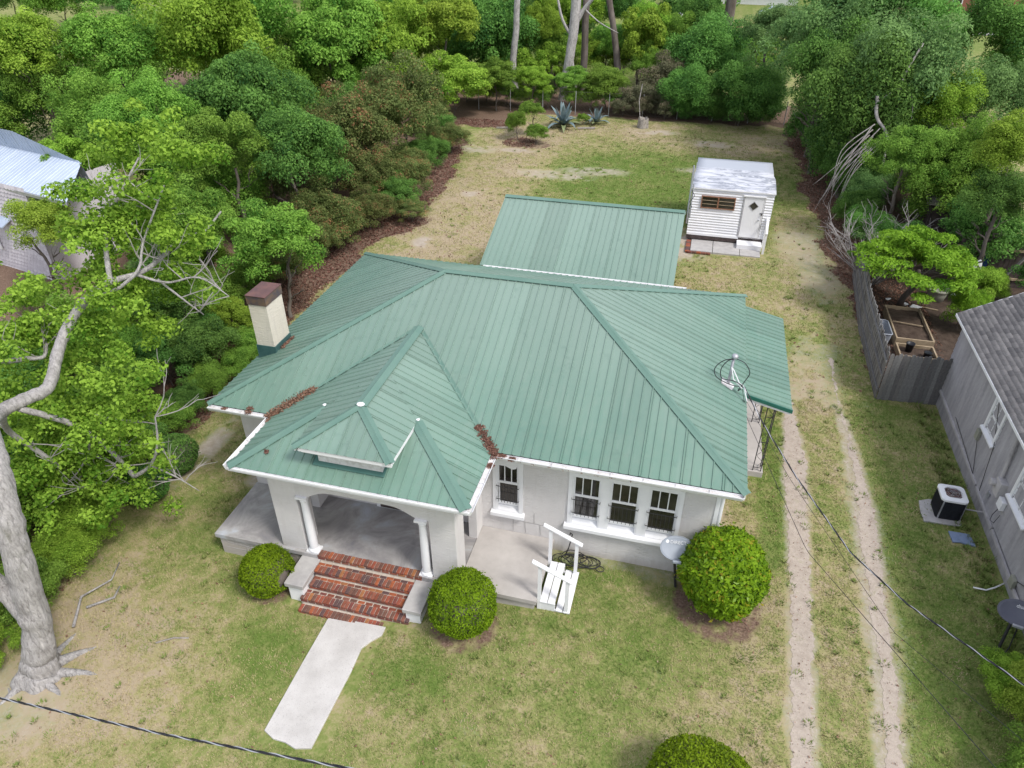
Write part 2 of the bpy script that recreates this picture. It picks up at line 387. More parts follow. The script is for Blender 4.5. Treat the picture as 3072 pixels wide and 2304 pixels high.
def masks(x, y):
    """sand, litter, green (0..1) of the soil cover"""
    n1 = fbm(x, y, .9, 1); n2 = fbm(x, y, .35, 2); n3 = fbm(x, y, 2.6, 3)
    le = np.interp(y, LE_Y, LE_X); re = np.interp(y, RE_Y, RE_X)
    lit = (1-sstep(-1.3, -.1, x-le+(n1-.5)*1.6))*(1-sstep(46, 56, y))*sstep(-34, -28, x)
    lit = np.maximum(lit, sstep(-.3, .6, x-re+(n1-.5)*1.6)*(1-sstep(7.5, 10, x))*(1-sstep(40, 46, y)))
    lit = np.maximum(lit, sstep(40.0, 41.2, y+(n1-.5)*1.5)*(1-sstep(44, 50, y)))
    lit = np.maximum(lit, sstep(35.3, 36.3, y+(x+12)*.05+(n1-.5)*1.2)*(1-sstep(44,50,y))*(1-sstep(-16, -13, x))*.9)
    for cx, cy, r_ in ((-9.95, -2.0, .62), (-5.3, -2.05, .84), (-.08, -.25, 1.12), (-13.0, 33.2, 1.2), (-11.9, 32.9, 1.)):
        lit = np.maximum(lit, blob(x, y, cx, cy, r_*.97, r_*.97, .2)*(.35+.45*n3))
    sand = np.zeros_like(x)
    for tr in (TRL, TRR):
        a, b = tr(y); c = (a+b)/2; w = (b-a)/2
        sand = np.maximum(sand, (.72+.5*(n1-.3))*(1-sstep(.55, 1.75, np.abs(x-c+(n3-.5)*.25)/w))*(1-sstep(7.5, 12, y+(n1-.5)*5)))
    sand = np.maximum(sand, .5*(1-sstep(.3, .8, np.abs(x-2.6-(y-9)*.09)/1.7))*sstep(.5, .62, n1)*(y > 8))
    sand = np.maximum(sand, blob(x, y, 2.9, 20.5, 1.3, 3.2, .6)*(.35+.5*n1))
    sand = np.maximum(sand, blob(x, y, 3.5, 17.3, 1., 1.8, .6)*.6)
    for cx, cy, rx, ry in ((-9.6, 27.5, 2.6, .9), (-7.6, 28.6, 2.2, .8), (-12.8, 31.5, 1.3, .5), (-13.2, 23.4, .5, .6), (-13.4, 17.0, .5, .6), (-10.2, 18.2, .3, .8), (-15.3, 31.2, 1.4, 1.0), (-2.2, 19.2, 1.3, 1.6), (-1.8, 30.0, 1.4, .6), (-5, 37.5, 1.6, .7), (-1.5, 35.5, 1.5, .8), (-14.3, 1.9, .35, 1.6), (-12.2, 1.2, .35, .35)):
        sand = np.maximum(sand, blob(x, y, cx, cy, rx, ry, .6)*sstep(.3, .6, n3+.1))
    sand = np.maximum(sand, .55*blob(x, y, -13.6, -5.9, 1.6, 1.1, .6))
    hx = np.maximum(np.abs(x+6)-5.6, 0); hy = np.maximum(np.abs(y-4.4)-3.95, 0); hd = np.sqrt(hx**2+hy**2)
    sand = np.maximum(sand, .55*(1-sstep(.15, .6, hd+(n3-.5)*.5)))
    green = .60+.42*(n2-.5)*2+.5*(n1-.5)
    green = np.where(y > 9, green-.14, green)
    green = green+.6*blob(x, y, -3.6, 27.0, 6.4, 6.0, .5)-.45*blob(x, y, -12.5, 24, 2.6, 14, .4)-.25*blob(x, y, -6, 35.5, 9, 3.2, .4)
    green = green-.5*blob(x, y, -12.6, -4.6, 2.2, 2.2, .5)+.35*blob(x, y, -8.9, -3.4, .7, .8, .5)+.3*blob(x, y, -6.2, -3.6, 1.1, .6, .5)
    green = green+.25*((x > 3.55) & (y < 8.6))+.35*blob(x, y, 1.15, 4, .45, 3.2, .3)-.15*((x > 1.9) & (x < 3))
    green = green-.25*blob(x, y, .9, -4, .9, 4, .5)+.3*sstep(44, 60, y)
    sand = np.maximum(sand, .35*sstep(.60, .8, n3*.6+n1*.45))
    sand = np.maximum(sand, .5*blob(x, y, 3.3, 2, .55, 6, .7)*(n3+.3)); sand = np.where(y > 22, sand*.75, sand)
    return np.clip(sand, 0, 1), np.clip(lit, 0, 1), np.clip(green, 0, 1)
def axis(lo, hi, step, far):
    a = list(np.arange(lo, hi+1e-6, step)); b = [a[0]]; s = step
    while b[-1] > -far: s *= 1.35; b.append(b[-1]-s)
    c = [a[-1]]; s = step
    while c[-1] < far: s *= 1.35; c.append(c[-1]+s)
    return np.array(b[1:][::-1]+a+c[1:])
gx = axis(-20, 12, .13, 500); gy = axis(-9, 44, .13, 600)
GX, GY = np.meshgrid(gx, gy); nx, ny = len(gx), len(gy)
sa, li, gr = masks(GX, GY)
GZ = gz(GX, GY)+.012*(fbm(GX, GY, 2.5, 9)-.5)*(1-sa)
ii = np.arange(nx*ny).reshape(ny, nx)
F = np.stack([ii[:-1, :-1], ii[:-1, 1:], ii[1:, 1:], ii[1:, :-1]], -1).reshape(-1, 4)
def groundmat():
    m, n, l, b = newmat('lawn and bare soil', .95, .1)
    A = {}
    for k in ('sand', 'litter', 'green'):
        a = n.new('ShaderNodeAttribute'); a.attribute_name = k; A[k] = a.outputs['Fac']
    fine = noisen(n, l, 22, 5, .75); mid = noisen(n, l, 5, 6, .7); big = noisen(n, l, 1.2, 5, .65); grit = noisen(n, l, 60, 3, .7)
    g = mth(n, l, 'ADD', A['green'], mth(n, l, 'MULTIPLY', mth(n, l, 'SUBTRACT', mid, .5), 1.5))
    g = mth(n, l, 'ADD', g, mth(n, l, 'MULTIPLY', mth(n, l, 'SUBTRACT', fine, .5), 1.0))
    g = mth(n, l, 'ADD', g, mth(n, l, 'MULTIPLY', mth(n, l, 'SUBTRACT', noisen(n, l, 2.1, 5, .7, dist=.7), .5), 1.7))
    col = ramp(n, l, g, [(0, (.36, .295, .205)), (.3, (.31, .28, .14)), (.6, (.21, .235, .08)), (1., (.12, .18, .04))])
    s = mth(n, l, 'ADD', A['sand'], mth(n, l, 'MULTIPLY', mth(n, l, 'SUBTRACT', mid, .5), .9))
    s = mth(n, l, 'ADD', s, mth(n, l, 'MULTIPLY', mth(n, l, 'SUBTRACT', fine, .5), 1.3))
    sc = ramp(n, l, mid, [(.3, (.31, .265, .22)), (.7, (.46, .405, .35))])
    sc = mix(n, l, fr(n, l, grit, .62, .75), sc, (.2, .165, .13))
    col = mix(n, l, mth(n, l, 'MULTIPLY', fr(n, l, s, .3, .95), .92), col, sc)
    t = mth(n, l, 'ADD', A['litter'], mth(n, l, 'MULTIPLY', mth(n, l, 'SUBTRACT', mid, .5), .8))
    lc = ramp(n, l, fine, [(.3, (.075, .052, .04)), (.5, (.17, .115, .085)), (.7, (.29, .21, .165))])
    col = mix(n, l, fr(n, l, t, .4, .62), col, lc)
    l.new(col, b.inputs['Base Color']); bump(n, l, b, fine, .3, .02)
    return m
me = fast_mesh('ground', np.stack([GX, GY, GZ], -1).reshape(-1, 3), F, [groundmat()], smooth=True)
for k, arr in (('sand', sa), ('litter', li), ('green', gr)):
    a = me.attributes.new(k, 'FLOAT', 'POINT'); a.data.foreach_set('value', arr.ravel().astype(np.float32))
tag(link('ground', me), kind='structure')

# driveway wheel tracks: ragged sandy strips lying on the soil
def track(fn, y0, y1, seed, label):
    ys = np.arange(y0, y1, .035); a, b = fn(ys)
    fade = 1-sstep(y1-3.5, y1, ys)*.9
    c = (a+b)/2; w = (b-a)/2*fade
    na = (fbm(ys*0+seed, ys, 2.2, seed)-.5)*.16+(fbm(ys*0+seed, ys, 11, seed+2)-.5)*.17+.05; nb = (fbm(ys*0+seed, ys, 2.2, seed+5)-.5)*.16+(fbm(ys*0+seed, ys, 11, seed+7)-.5)*.17-.05
    xa = c-w+na; xb = c+w+nb; V = []
    for i, y in enumerate(ys):
        for t in (0, .25, .5, .75, 1):
            x = xa[i]*(1-t)+xb[i]*t; V.append((x, y, float(gz(x, y))+.006))
    q = [(i*5+j, i*5+j+1, (i+1)*5+j+1, (i+1)*5+j) for i in range(len(ys)-1) for j in range(4)]
    m, n, l, bb = newmat('sandy wheel track', .95, .1)
    big = noisen(n, l, 5, 6, .7); grit = noisen(n, l, 26, 4, .75); bl = noisen(n, l, 5, 6, .8, dist=.4)
    col = ramp(n, l, big, [(.3, (.33, .28, .235)), (.7, (.48, .42, .365))])
    col = mix(n, l, fr(n, l, grit, .62, .72), col, (.22, .19, .15)); col = mix(n, l, mth(n, l, 'MULTIPLY', fr(n, l, bl, .54, .74), .8), col, (.25, .235, .14))
    l.new(col, bb.inputs['Base Color']); bump(n, l, bb, grit, .6, .02)
    o = link('driveway_track', fast_mesh('driveway_track', V, q, [m], smooth=True)); tag(o, kind='structure')
track(TRL, -12, 11.0, 3, ''); 
def trr2(y):
    a, b = TRR(y); return a+.14, b-.02
track(trr2, -12, 11, 8, '')

# front walk
wk = MB(); wp = [(-8.27, -2.45), (-8.27, -3.6), (-8.25, -5.15), (-8.0, -5.26), (-7.75, -5.27), (-7.5, -5.34), (-7.2, -5.27), (-7.19, -3.6), (-7.22, -3.05), (-7.1, -2.85), (-6.93, -2.66), (-6.93, -2.45)]
wk.prism([(x, y, float(gz(x, y))-.08) for x, y in wp][::-1], (0, 0, .125))
tag(wk.build('front_path', MT['walk'], bevel=.01), kind='structure')

# ---------------------------------------------------------------- grass blades (uncountable)
rng = np.random.RandomState(11)
def grass(x0, x1, y0, y1, dens, h, w, name):
    N = int((x1-x0)*(y1-y0)*dens); x = rng.uniform(x0, x1, N); y = rng.uniform(y0, y1, N)
    s_, l_, g_ = masks(x, y)
    clump = fbm(x, y, 3.1, 21)
    p = (1-sstep(.15, .55, s_+(clump-.5)*.5))*(1-sstep(.3, .6, l_))*(.35+.65*sstep(.3, .6, clump+.25*g_))
    k = rng.rand(N) < p
    def out(a, b, c, d): return ~((x > a) & (x < b) & (y > c) & (y < d))
    k &= out(-11.62, -.43, .44, 8.33) & out(-11.65, -3.87, -1.42, .6) & out(-9.45, -6.15, -2.4, -1.3) & out(-8.3, -6.9, -5.35, -2.4) & out(-9.02, -6.4, -2.5, -2.2)
    k &= out(-8.2, -2.3, 10, 16.2) & out(-2, 1.4, 18.5, 24.1) & out(-.5, .92, 4.2, 8.5) & out(4.72, 5.55, 3.6, 4.3) & out(6.0, 12, -5, 9.3) & out(5.2, 5.75, 2.95, 3.4)
    for fn in (TRL, TRR):
        a, b = fn(y); k &= ~((x > a+.05) & (x < b-.05) & (y < 6) & (rng.rand(N) < .93) & (fbm(x, y, 2.4, 55) < .66))
    k &= ~((x+8)**2 < 0)
    x, y, g_, clump = x[k], y[k], g_[k], clump[k]; N = len(x)
    z = gz(x, y)+.004
    az = rng.uniform(0, 2*math.pi, N); lean = rng.uniform(.2, 1.1, N)*h; hh = h*rng.uniform(.45, 1.1, N)
    dx, dy = np.cos(az), np.sin(az); ww = w*rng.uniform(.6, 1.3, N)
    A = np.stack([x-dy*ww, y+dx*ww, z], -1); B = np.stack([x+dy*ww, y-dx*ww, z], -1); T_ = np.stack([x+dx*lean, y+dy*lean, z+hh], -1)
    V = np.stack([A, B, T_], 1).reshape(-1, 3); F_ = np.arange(3*N).reshape(N, 3)
    tone = np.clip(g_*.8+(clump-.5)*1.6+(fbm(x, y, 1.3, 33)-.5)*1.2+rng.normal(0, .22, N)+.08, 0, 1)
    o = link(name, fast_mesh(name, V, F_, [MT['blade']], np.repeat(tone, 3))); tag(o, kind='stuff'); return o
o = grass(-15, 6.1, -7.5, 1.5, 1500, .045, .007, 'lawn_grass'); tag(o, 'patchy green and straw coloured front lawn grass around the steps', 'grass')
o = grass(-15.2, 6.1, 1.5, 10, 1000, .05, .009, 'lawn_grass'); tag(o, 'thin lawn grass beside the driveway and along the house walls', 'grass')
o = grass(-16, 4.6, 10, 40, 330, .055, .014, 'lawn_grass'); tag(o, 'back yard grass, green in the middle and straw coloured at the edges', 'grass')

# ---------------------------------------------------------------- leaves, twigs, crowns
def leaf_mesh(name, C_, Rr, n, size, mat, seed, up=.35, squash=.8, inner=.15, asp=.55, skip_below=-.5, droop=.25):
    """n leaf-sized bent quads spread through clumps C_ (k,3) of radii Rr"""
    rg = np.random.RandomState(seed); C_ = np.asarray(C_, float); Rr = np.asarray(Rr, float)
    pr = Rr**2/np.sum(Rr**2); ci = rg.choice(len(C_), n, p=pr)
    d = rg.normal(size=(n, 3)); d[:, 2] += up; d /= np.linalg.norm(d, axis=1, keepdims=True)
    low = d[:, 2] < skip_below; d[low, 2] *= -1
    rr = np.where(rg.rand(n) < inner, rg.uniform(.2, .8, n), rg.uniform(.8, 1.1, n))
    P = C_[ci]+d*(Rr[ci]*rr)[:, None]*np.array([1, 1, squash])
    nrm = d*1.0+rg.normal(size=(n, 3))*.55+np.array([0, 0, .45]); nrm /= np.linalg.norm(nrm, axis=1, keepdims=True)
    t = np.cross(nrm, rg.normal(size=(n, 3))); t /= np.linalg.norm(t, axis=1, keepdims=True); bt = np.cross(nrm, t)
    s_ = size*rg.uniform(.45, 1.45, n)[:, None]
    a = P-t*s_*.5; c = P+t*s_*.5-nrm*s_*droop; b1 = P+bt*s_*asp*.5; b2 = P-bt*s_*asp*.5
    V = np.stack([a, b1, c, b2], 1).reshape(-1, 3); F_ = np.arange(4*n).reshape(n, 4)
    ct = rg.normal(0, .16, len(C_))
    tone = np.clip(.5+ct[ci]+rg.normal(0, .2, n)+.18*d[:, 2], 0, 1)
    return fast_mesh(name, V, F_, [mat], np.repeat(tone, 4))
def crown_clumps(seed, k, r0, r1, ez=.85, shell=.5, flat=False):
    rg = np.random.RandomState(seed); C_ = []; Rr = []
    lobes = [(0, 0, 0, .62)]
    for _ in range(6):
        v_ = rg.normal(size=3); v_ /= np.linalg.norm(v_); v_[2] = abs(v_[2])*.8-.15; lobes.append((*(v_*rg.uniform(.4, .62)), rg.uniform(.3, .5)))
    while len(C_) < k:
        if rg.rand() < .8:
            lb = lobes[rg.randint(len(lobes))]; d = rg.normal(size=3); d /= np.linalg.norm(d)
            if d[2] < -.5: d[2] *= -1
            p_ = np.array(lb[:3])+d*lb[3]*rg.uniform(.7, 1.05); C_.append((p_[0], p_[1], p_[2]*ez)); Rr.append(rg.uniform(r0, r1)*.8); continue
        d = rg.normal(size=3); d /= np.linalg.norm(d); q = rg.uniform(shell, .86)
        if flat: d[2] *= .55
        if d[2] < -.6: d[2] *= -1
        r_ = rg.uniform(r0, r1); C_.append((d[0]*q, d[1]*q, d[2]*q*ez)); Rr.append(r_)
    return C_, Rr
CROWN = {}
def crown_proto(kind, var):
    key = (kind, var)
    if key in CROWN: return CROWN[key]
    sd_ = hash(kind) % 1 + sum(map(ord, kind))*7+var*13
    P = dict(  # clumps, r0, r1, leaves, size, up, squash
        broad=(110, .12, .30, 40000, .040, .35, .92), fine=(130, .10, .24, 40000, .033, .35, .95), tuft=(120, .10, .24, 38000, .037, .6, .75),
        dense=(100, .14, .32, 42000, .037, .3, 1.0), open=(70, .09, .22, 15000, .048, .4, .85), vine=(60, .12, .3, 18000, .04, .2, .9))[kind]
    C_, Rr = crown_clumps(sd_, P[0], P[1], P[2], .9, .35 if kind != 'open' else .5)
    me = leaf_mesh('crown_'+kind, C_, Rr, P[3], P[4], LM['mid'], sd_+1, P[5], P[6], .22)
    CROWN[key] = me; return me
CM = {}
def crown_me(kind, var, mat):
    key = (kind, var, mat)
    if key not in CM:
        me = crown_proto(kind, var).copy(); me.materials.clear(); me.materials.append(LM[mat]); CM[key] = me
    return CM[key]
def twist(a, b, seed, n=6, amp=.12):
    rg = random.Random(seed); a, b = Vector(a), Vector(b); L = (b-a).length; out = []
    for i in range(n+1):
        t = i/n; p = a.lerp(b, t)
        if 0 < i < n: p += Vector((rg.uniform(-1, 1), rg.uniform(-1, 1), rg.uniform(-.5, .5)))*L*amp*.5
        out.append(p)
    return out
def trunk_mesh(seed, H, r, limbs, mat, spread=.7):
    mb = MB(); rg = random.Random(seed)
    pts = twist((0, 0, -.2), (rg.uniform(-.3, .3), rg.uniform(-.3, .3), H), seed, 7, .06)
    mb.tube(pts, [r*(1.35 if i == 0 else 1-.6*i/7) for i in range(8)], 9)
    for k in range(limbs):
        t = rg.uniform(.45, .95); i = int(t*7); p = pts[i]; a = rg.uniform(0, 6.28); L = H*spread*rg.uniform(.35, .6)
        q = p+Vector((math.cos(a)*L, math.sin(a)*L, L*rg.uniform(.4, 1.0)))
        rr = r*(1-.6*t)*.55; tp = twist(p, q, seed+k*3, 5, .18)
        mb.tube(tp, [rr*(1-.75*j/5) for j in range(6)], 6)
        for m_ in range(2):
            s0 = tp[rg.randint(2, 4)]; a2 = a+rg.uniform(-1, 1)
            mb.tube(twist(s0, s0+Vector((math.cos(a2), math.sin(a2), .7))*L*.45, seed+k+m_*9, 3, .2), [rr*.4, rr*.3, rr*.2, rr*.1], 5)
    return mb.mesh('trunk', MT[mat], True)
TM = {}
def tree(name, label, cat, x, y, zc, r, kind, mat, rz=1.0, trunk='barkdark', group=None, var=None, ax=1.0, tr=None):
    var = (int(abs(x*7+y*3)) % 3) if var is None else var
    g = float(gz(x, y)); t = thing(name, label, cat, (x, y, g), group)
    rz_ = (x*1.7+y*2.3) % 6.28
    if r*rz > zc-g: 
        pass
    place('crown', crown_me(kind, var, mat), t, (x, y, zc), (0, 0, rz_), (r*ax, r/ax, r*rz))
    key = (var, trunk)
    if key not in TM: TM[key] = trunk_mesh(var*17+3, 1.0, .045, 5, trunk)
    h = max(zc-g, .5)*.9; th = tr or .8
    place('trunk', TM[key], t, (x, y, g), (0, 0, rz_+1), (h*th, h*th, h*1.0))
    return t

# ================================================================= BUNGALOW
K = .4288; KP = .45; EZ = 3.6
house = thing('bungalow', 'pale grey stucco bungalow with green ribbed metal hip roof and arched front porch', 'house', (-6, 4.4, .5))
def add(name, mb, m, smooth=False, bevel=0, parent=None): return mb.build(name, m, parent or house, smooth, bevel)
RIB = .2045
def roof_face(pts, eu, parent, name='roof_panel', per=4, lift=.0, phase=0., mat='green', step=RIB, rh=.022):
    """convex planar face. eu = unit vector along the eave. Ribs run up the slope."""
    P = [Vector(p) for p in pts]; eu = Vector(eu).normalized()
    nrm = (P[1]-P[0]).cross(P[2]-P[0]).normalized()
    if nrm.z < 0: nrm = -nrm
    ev = nrm.cross(eu).normalized()
    if ev.z < 0: ev = -ev
    o = P[0]; uv = [((p-o).dot(eu), (p-o).dot(ev)) for p in P]; n = len(uv)
    u0 = min(a for a, b in uv); u1 = max(a for a, b in uv)
    def vr(u):
        vs = []
        for i in range(n):
            (a, b), (c, d) = uv[i], uv[(i+1) % n]
            if abs(a-c) < 1e-9:
                if abs(u-a) < 1e-6: vs += [b, d]
                continue
            t = (u-a)/(c-a)
            if -1e-6 <= t <= 1+1e-6: vs.append(b+(d-b)*t)
        return (min(vs), max(vs)) if vs else None
    # rib profile within one step: flat pan, trapezoid rib at its start
    prof = [(0, 0), (.008, rh), (.024, rh), (.034, 0)]
    k0 = math.floor((u0-phase)/step)
    brk = []
    kk = k0
    W_ = step*per; j = math.floor((u0-phase)/W_)
    while j*W_+phase < u1:
        a = j*W_+phase; cols = []
        for i in range(per+1):
            for du, h in (prof if i < per else prof[:1]):
                cols.append((a+i*step+du, h))
            if i == 0 and per == 4: cols += [(a+.050, 0), (a+.056, rh*.75), (a+.068, rh*.75), (a+.076, 0)]
        lo, hi = max(a, u0), min(a+W_, u1)
        if hi-lo > .004:
            us = [lo]+[c[0] for c in cols if lo < c[0] < hi]+[hi]
            extra = [p[0] for p in uv if lo < p[0] < hi]
            us = sorted(set([round(x, 5) for x in us+extra]))
            V = []; Fc = []
            xs = [c[0] for c in cols]; hs = [c[1] for c in cols]
            for u in us:
                r_ = vr(min(max(u, u0+1e-5), u1-1e-5))
                if r_ is None: continue
                h = float(np.interp(u, xs, hs))+lift
                if u == us[0] and lo > u0+.001: h += .004
                V.append(o+eu*u+ev*r_[0]+nrm*h); V.append(o+eu*u+ev*r_[1]+nrm*h)
            for i in range(len(V)//2-1): Fc.append((2*i, 2*i+2, 2*i+3, 2*i+1))
            if Fc:
                # shared far-edge: panel lies over its neighbour by a hair
                me = bpy.data.meshes.new(name); me.from_pydata([tuple(v) for v in V], [], Fc); me.materials.append(MT[mat]); me.update()
                link(name, me, parent)
        j += 1
def slab_under(pts, th, parent, name, mat):
    mb = MB(); mb.prism([Vector(p)-Vector((0, 0, .025)) for p in pts], (0, 0, -th)); return mb.build(name, mat, parent)
def capline(a, b, w, parent, name='ridge_cap', mat='greentrim', lift=.035, side=.2):
    """bent ridge or hip flashing: an inverted V strip with hemmed edges"""
    a, b = Vector(a), Vector(b); d = (b-a).normalized(); s_ = d.cross(Vector((0, 0, 1))).normalized()
    upv = s_.cross(d).normalized(); mb = MB()
    pr_ = [(-w, -side*w+.012), (-w, -side*w+.026), (-w+.03, -side*w+.034), (-.03, lift-.004), (0, lift+.012), (.03, lift-.004), (w-.03, -side*w+.034), (w, -side*w+.026), (w, -side*w+.012)]
    V = [a+s_*p+upv*q for p, q in pr_]+[b+s_*p+upv*q for p, q in pr_]; k = len(pr_)
    mb.add(V, [(i, i+1, i+1+k, i+k) for i in range(k-1)])
    return mb.build(name, MT[mat], parent)

xL, xR, yF, yB = -12.05, 0., 0., 8.767
yr = yB/2; Hr = EZ+K*yr; x1, x2 = xL+yr, xR-yr
A, B, C_, D = (xL, yB, EZ), (xL, yF, EZ), (xR, yF, EZ), (xR, yB, EZ)
R1, R2 = (x1, yr, Hr), (x2, yr, Hr)
roof = house
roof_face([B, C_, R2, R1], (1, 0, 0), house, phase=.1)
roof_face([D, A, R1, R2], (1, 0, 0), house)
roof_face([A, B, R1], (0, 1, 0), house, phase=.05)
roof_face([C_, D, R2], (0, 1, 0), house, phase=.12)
for a, b in ((B, R1), (C_, R2), (A, R1), (D, R2), (R1, R2)): capline(a, b, .1, house, 'ridge_cap' if a == R1 else 'hip_cap')
# porch roof and its forward gablet (dormer)
px1, px2, py = -10.355, -5.2, -1.811
pw = (px2-px1)/2; pxr = (px1+px2)/2; Hp = EZ+KP*pw; pyt = (Hp-EZ)/K; pya = -.63; w = 1.04
va = py+pw                                    # where the plain hip would meet the ridge
ext = .0
L0 = (px1, (0.0), EZ)
def vy(x):  # y on the main roof at the height of the porch slope
    z = EZ+KP*(x-px1 if x < pxr else px2-x); return (z-EZ)/K
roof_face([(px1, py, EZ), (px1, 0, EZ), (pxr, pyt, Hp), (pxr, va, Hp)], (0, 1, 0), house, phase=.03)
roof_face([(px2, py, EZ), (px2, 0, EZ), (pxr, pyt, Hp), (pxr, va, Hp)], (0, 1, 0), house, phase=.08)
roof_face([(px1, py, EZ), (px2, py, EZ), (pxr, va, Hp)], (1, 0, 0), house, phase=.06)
zd = Hp-KP*w
dl, dr = (pxr-w, pya-w, zd), (pxr+w, pya-w, zd)
dormer = house
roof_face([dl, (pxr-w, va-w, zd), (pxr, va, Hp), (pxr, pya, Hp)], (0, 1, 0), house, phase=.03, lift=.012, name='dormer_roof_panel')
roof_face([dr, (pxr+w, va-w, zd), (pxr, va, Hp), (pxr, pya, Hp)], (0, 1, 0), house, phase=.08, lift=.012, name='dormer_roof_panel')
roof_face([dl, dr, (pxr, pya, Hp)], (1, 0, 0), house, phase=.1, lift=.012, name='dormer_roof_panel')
capline((pxr, pya, Hp+.012), (pxr, pyt-.02, Hp+.012), .13, house, 'ridge_cap')
for s_ in (dl, dr): capline((s_[0], s_[1], s_[2]+.012), (pxr, pya, Hp+.012), .1, house, 'hip_cap')
capline((px1, py, EZ), (pxr-w, va-w, zd), .13, house, 'hip_cap'); capline((px2, py, EZ), (pxr+w, va-w, zd), .13, house, 'hip_cap')
for sx in (-1, 1):   # valley metal
    x_ = pxr+sx*pw; a, b = Vector((x_, 0, EZ+.012)), Vector((pxr, pyt, Hp+.012)); mb = MB()
    s_ = (b-a).cross(Vector((0, 0, 1))).normalized()*.05
    mb.add([a-s_+Vector((0, 0, .022)), a, a+s_+Vector((0, 0, .022)), b+s_+Vector((0, 0, .022)), b, b-s_+Vector((0, 0, .022))], [(0, 1, 4, 5), (1, 2, 3, 4)])
    mb.build('valley_flashing', MT['greentrim'], house)
# white sealant dabs at the peaks
for p, r_ in (((pxr, pya, Hp+.05), .07), ((pxr-w-.02, va-w+.02, zd+.045), .035), ((pxr+w+.02, va-w+.03, zd+.045), .035)):
    me_ = bpy.data.meshes.new('sealant_dab'); import bmesh
    bm = bmesh.new(); bmesh.ops.create_icosphere(bm, subdivisions=2, radius=r_)
    for v in bm.verts: v.co = Vector((v.co.x*(1+.9*noise.noise(v.co*38)), v.co.y*(1+.9*noise.noise(v.co*31)), v.co.z*.25)) + Vector(p)
    bm.to_mesh(me_); bm.free(); me_.materials.append(MT['white']); link('sealant_dab', me_, house)
# gablet fascia, soffit, louvre wall and the flat flashing below it
mb = MB(); fz = zd-.02
mb.bar((dl[0]+.1, dl[1]+.03, fz-.03), (dr[0]+.01, dr[1]+.03, fz-.03), .03, .08); mb.bar((dl[0]+.16, dl[1]+.05, fz-.075), (dr[0]-.02, dr[1]+.05, fz-.075), .05, .03)
mb.bar((dr[0]-.02, dr[1]+.02, fz-.035), (dr[0]-.02, va-w, fz-.035), .03, .085); mb.bar((dl[0]+.02, dl[1]+.02, fz-.035), (dl[0]+.02, va-w, fz-.035), .03, .085)
mb.build('dormer_fascia', MT['white'], house)
mb = MB(); mb.box(pxr-w+.04, pxr+w-.04, dl[1]+.06, va-w, fz-.10, fz-.075); mb.build('dormer_soffit', MT['white'], house)
mb = MB(); mb.box(pxr-.68, pxr+.72, dl[1]+.25, dl[1]+.37, EZ+KP*(dl[1]+.25-py)-.1, fz-.1); mb.build('dormer_wall', MT['dirtywhite'], house)
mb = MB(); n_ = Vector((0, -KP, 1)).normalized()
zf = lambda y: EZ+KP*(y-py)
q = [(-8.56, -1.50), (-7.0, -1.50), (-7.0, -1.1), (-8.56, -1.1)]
mb.prism([Vector((x, y, zf(y)))+n_*.026 for x, y in q], n_*.012); mb.build('dormer_flashing', MT['shadetrim'], house)  # flashing sheet, its dark colour also stands in for the dormer's shadow
# eave boards: fascia, soffit, gutters
def fascia(a, b, off, name='fascia', z=EZ, h=.15, th=.025, mat='white'):
    mb = MB(); a, b = Vector((a[0], a[1], z-.012-h/2)), Vector((b[0], b[1], z-.012-h/2)); mb.bar(a+Vector(off), b+Vector(off), th, h); return mb.build(name, MT[mat], house)
def gutter(a, b, out, name='gutter', z=EZ):
    """K-style trough: back, bottom, front with a rolled lip, and dirt inside"""
    a, b = Vector((*a, z)), Vector((*b, z)); o_ = Vector((*out, 0)).normalized(); mb = MB()
    pr_ = [(.0, -.02), (.0, -.13), (.075, -.13), (.11, -.06), (.115, -.015), (.128, -.012), (.128, -.03)]
    V = [a+o_*p+Vector((0, 0, q_)) for p, q_ in pr_]+[b+o_*p+Vector((0, 0, q_)) for p, q_ in pr_]; k = len(pr_)
    mb.add(V, [(i, i+1, i+1+k, i+k) for i in range(k-1)]); mb.add([V[i] for i in range(5)], [(0, 1, 2, 3, 4)]); mb.add([V[k+i] for i in range(5)], [(0, 1, 2, 3, 4)])
    o = mb.build(name, MT['white'], house)
    md = MB(); md.add([a+o_*.003+Vector((0, 0, -.055)), a+o_*.108+Vector((0, 0, -.055)), b+o_*.108+Vector((0, 0, -.055)), b+o_*.003+Vector((0, 0, -.055))], [(0, 1, 2, 3)])
    L = (b-a).length; k = int(L/.6)
    for i in range(1, k):
        p = a.lerp(b, i/k+random.uniform(-.01, .01)); md.bar(p+o_*.0+Vector((0, 0, -.028)), p+o_*.118+Vector((0, 0, -.02)), .012, .01)
    md.build('gutter_sludge', MT['dirtywhite'], o)
gutter((px2-.02, 0), (xR-.08, 0), (0, -1)); gutter((xL+.05, 0), (px1, 0), (0, -1))
gutter((px2, py), (px2, -.1), (1, 0)); gutter((px1, py), (px1, -.05), (-1, 0))
fascia((px1-.02, py), (px2+.02, py), (0, .0, 0), h=.12); fascia((px1-.0, py-.04), (px2+.08, py-.04), (0, 0, -.0), h=.04, name='eave_trim')
fascia((xR, yF+.05), (xR, yB), (-.03, 0, 0)); fascia((xL, yF), (xL, yB), (.03, 0, 0)); fascia((xL, yB), (xR, yB), (0, -.03, 0))
gutter((xL+4, yB), (-1.7, yB), (0, 1))
mb = MB(); mb.box(xL+.03, xR-.03, .03, yB-.03, EZ-.19, EZ-.15); mb.box(px1+.03, px2-.03, py+.03, .03, EZ-.14, EZ-.10); mb.build('soffit', MT['white'], house)
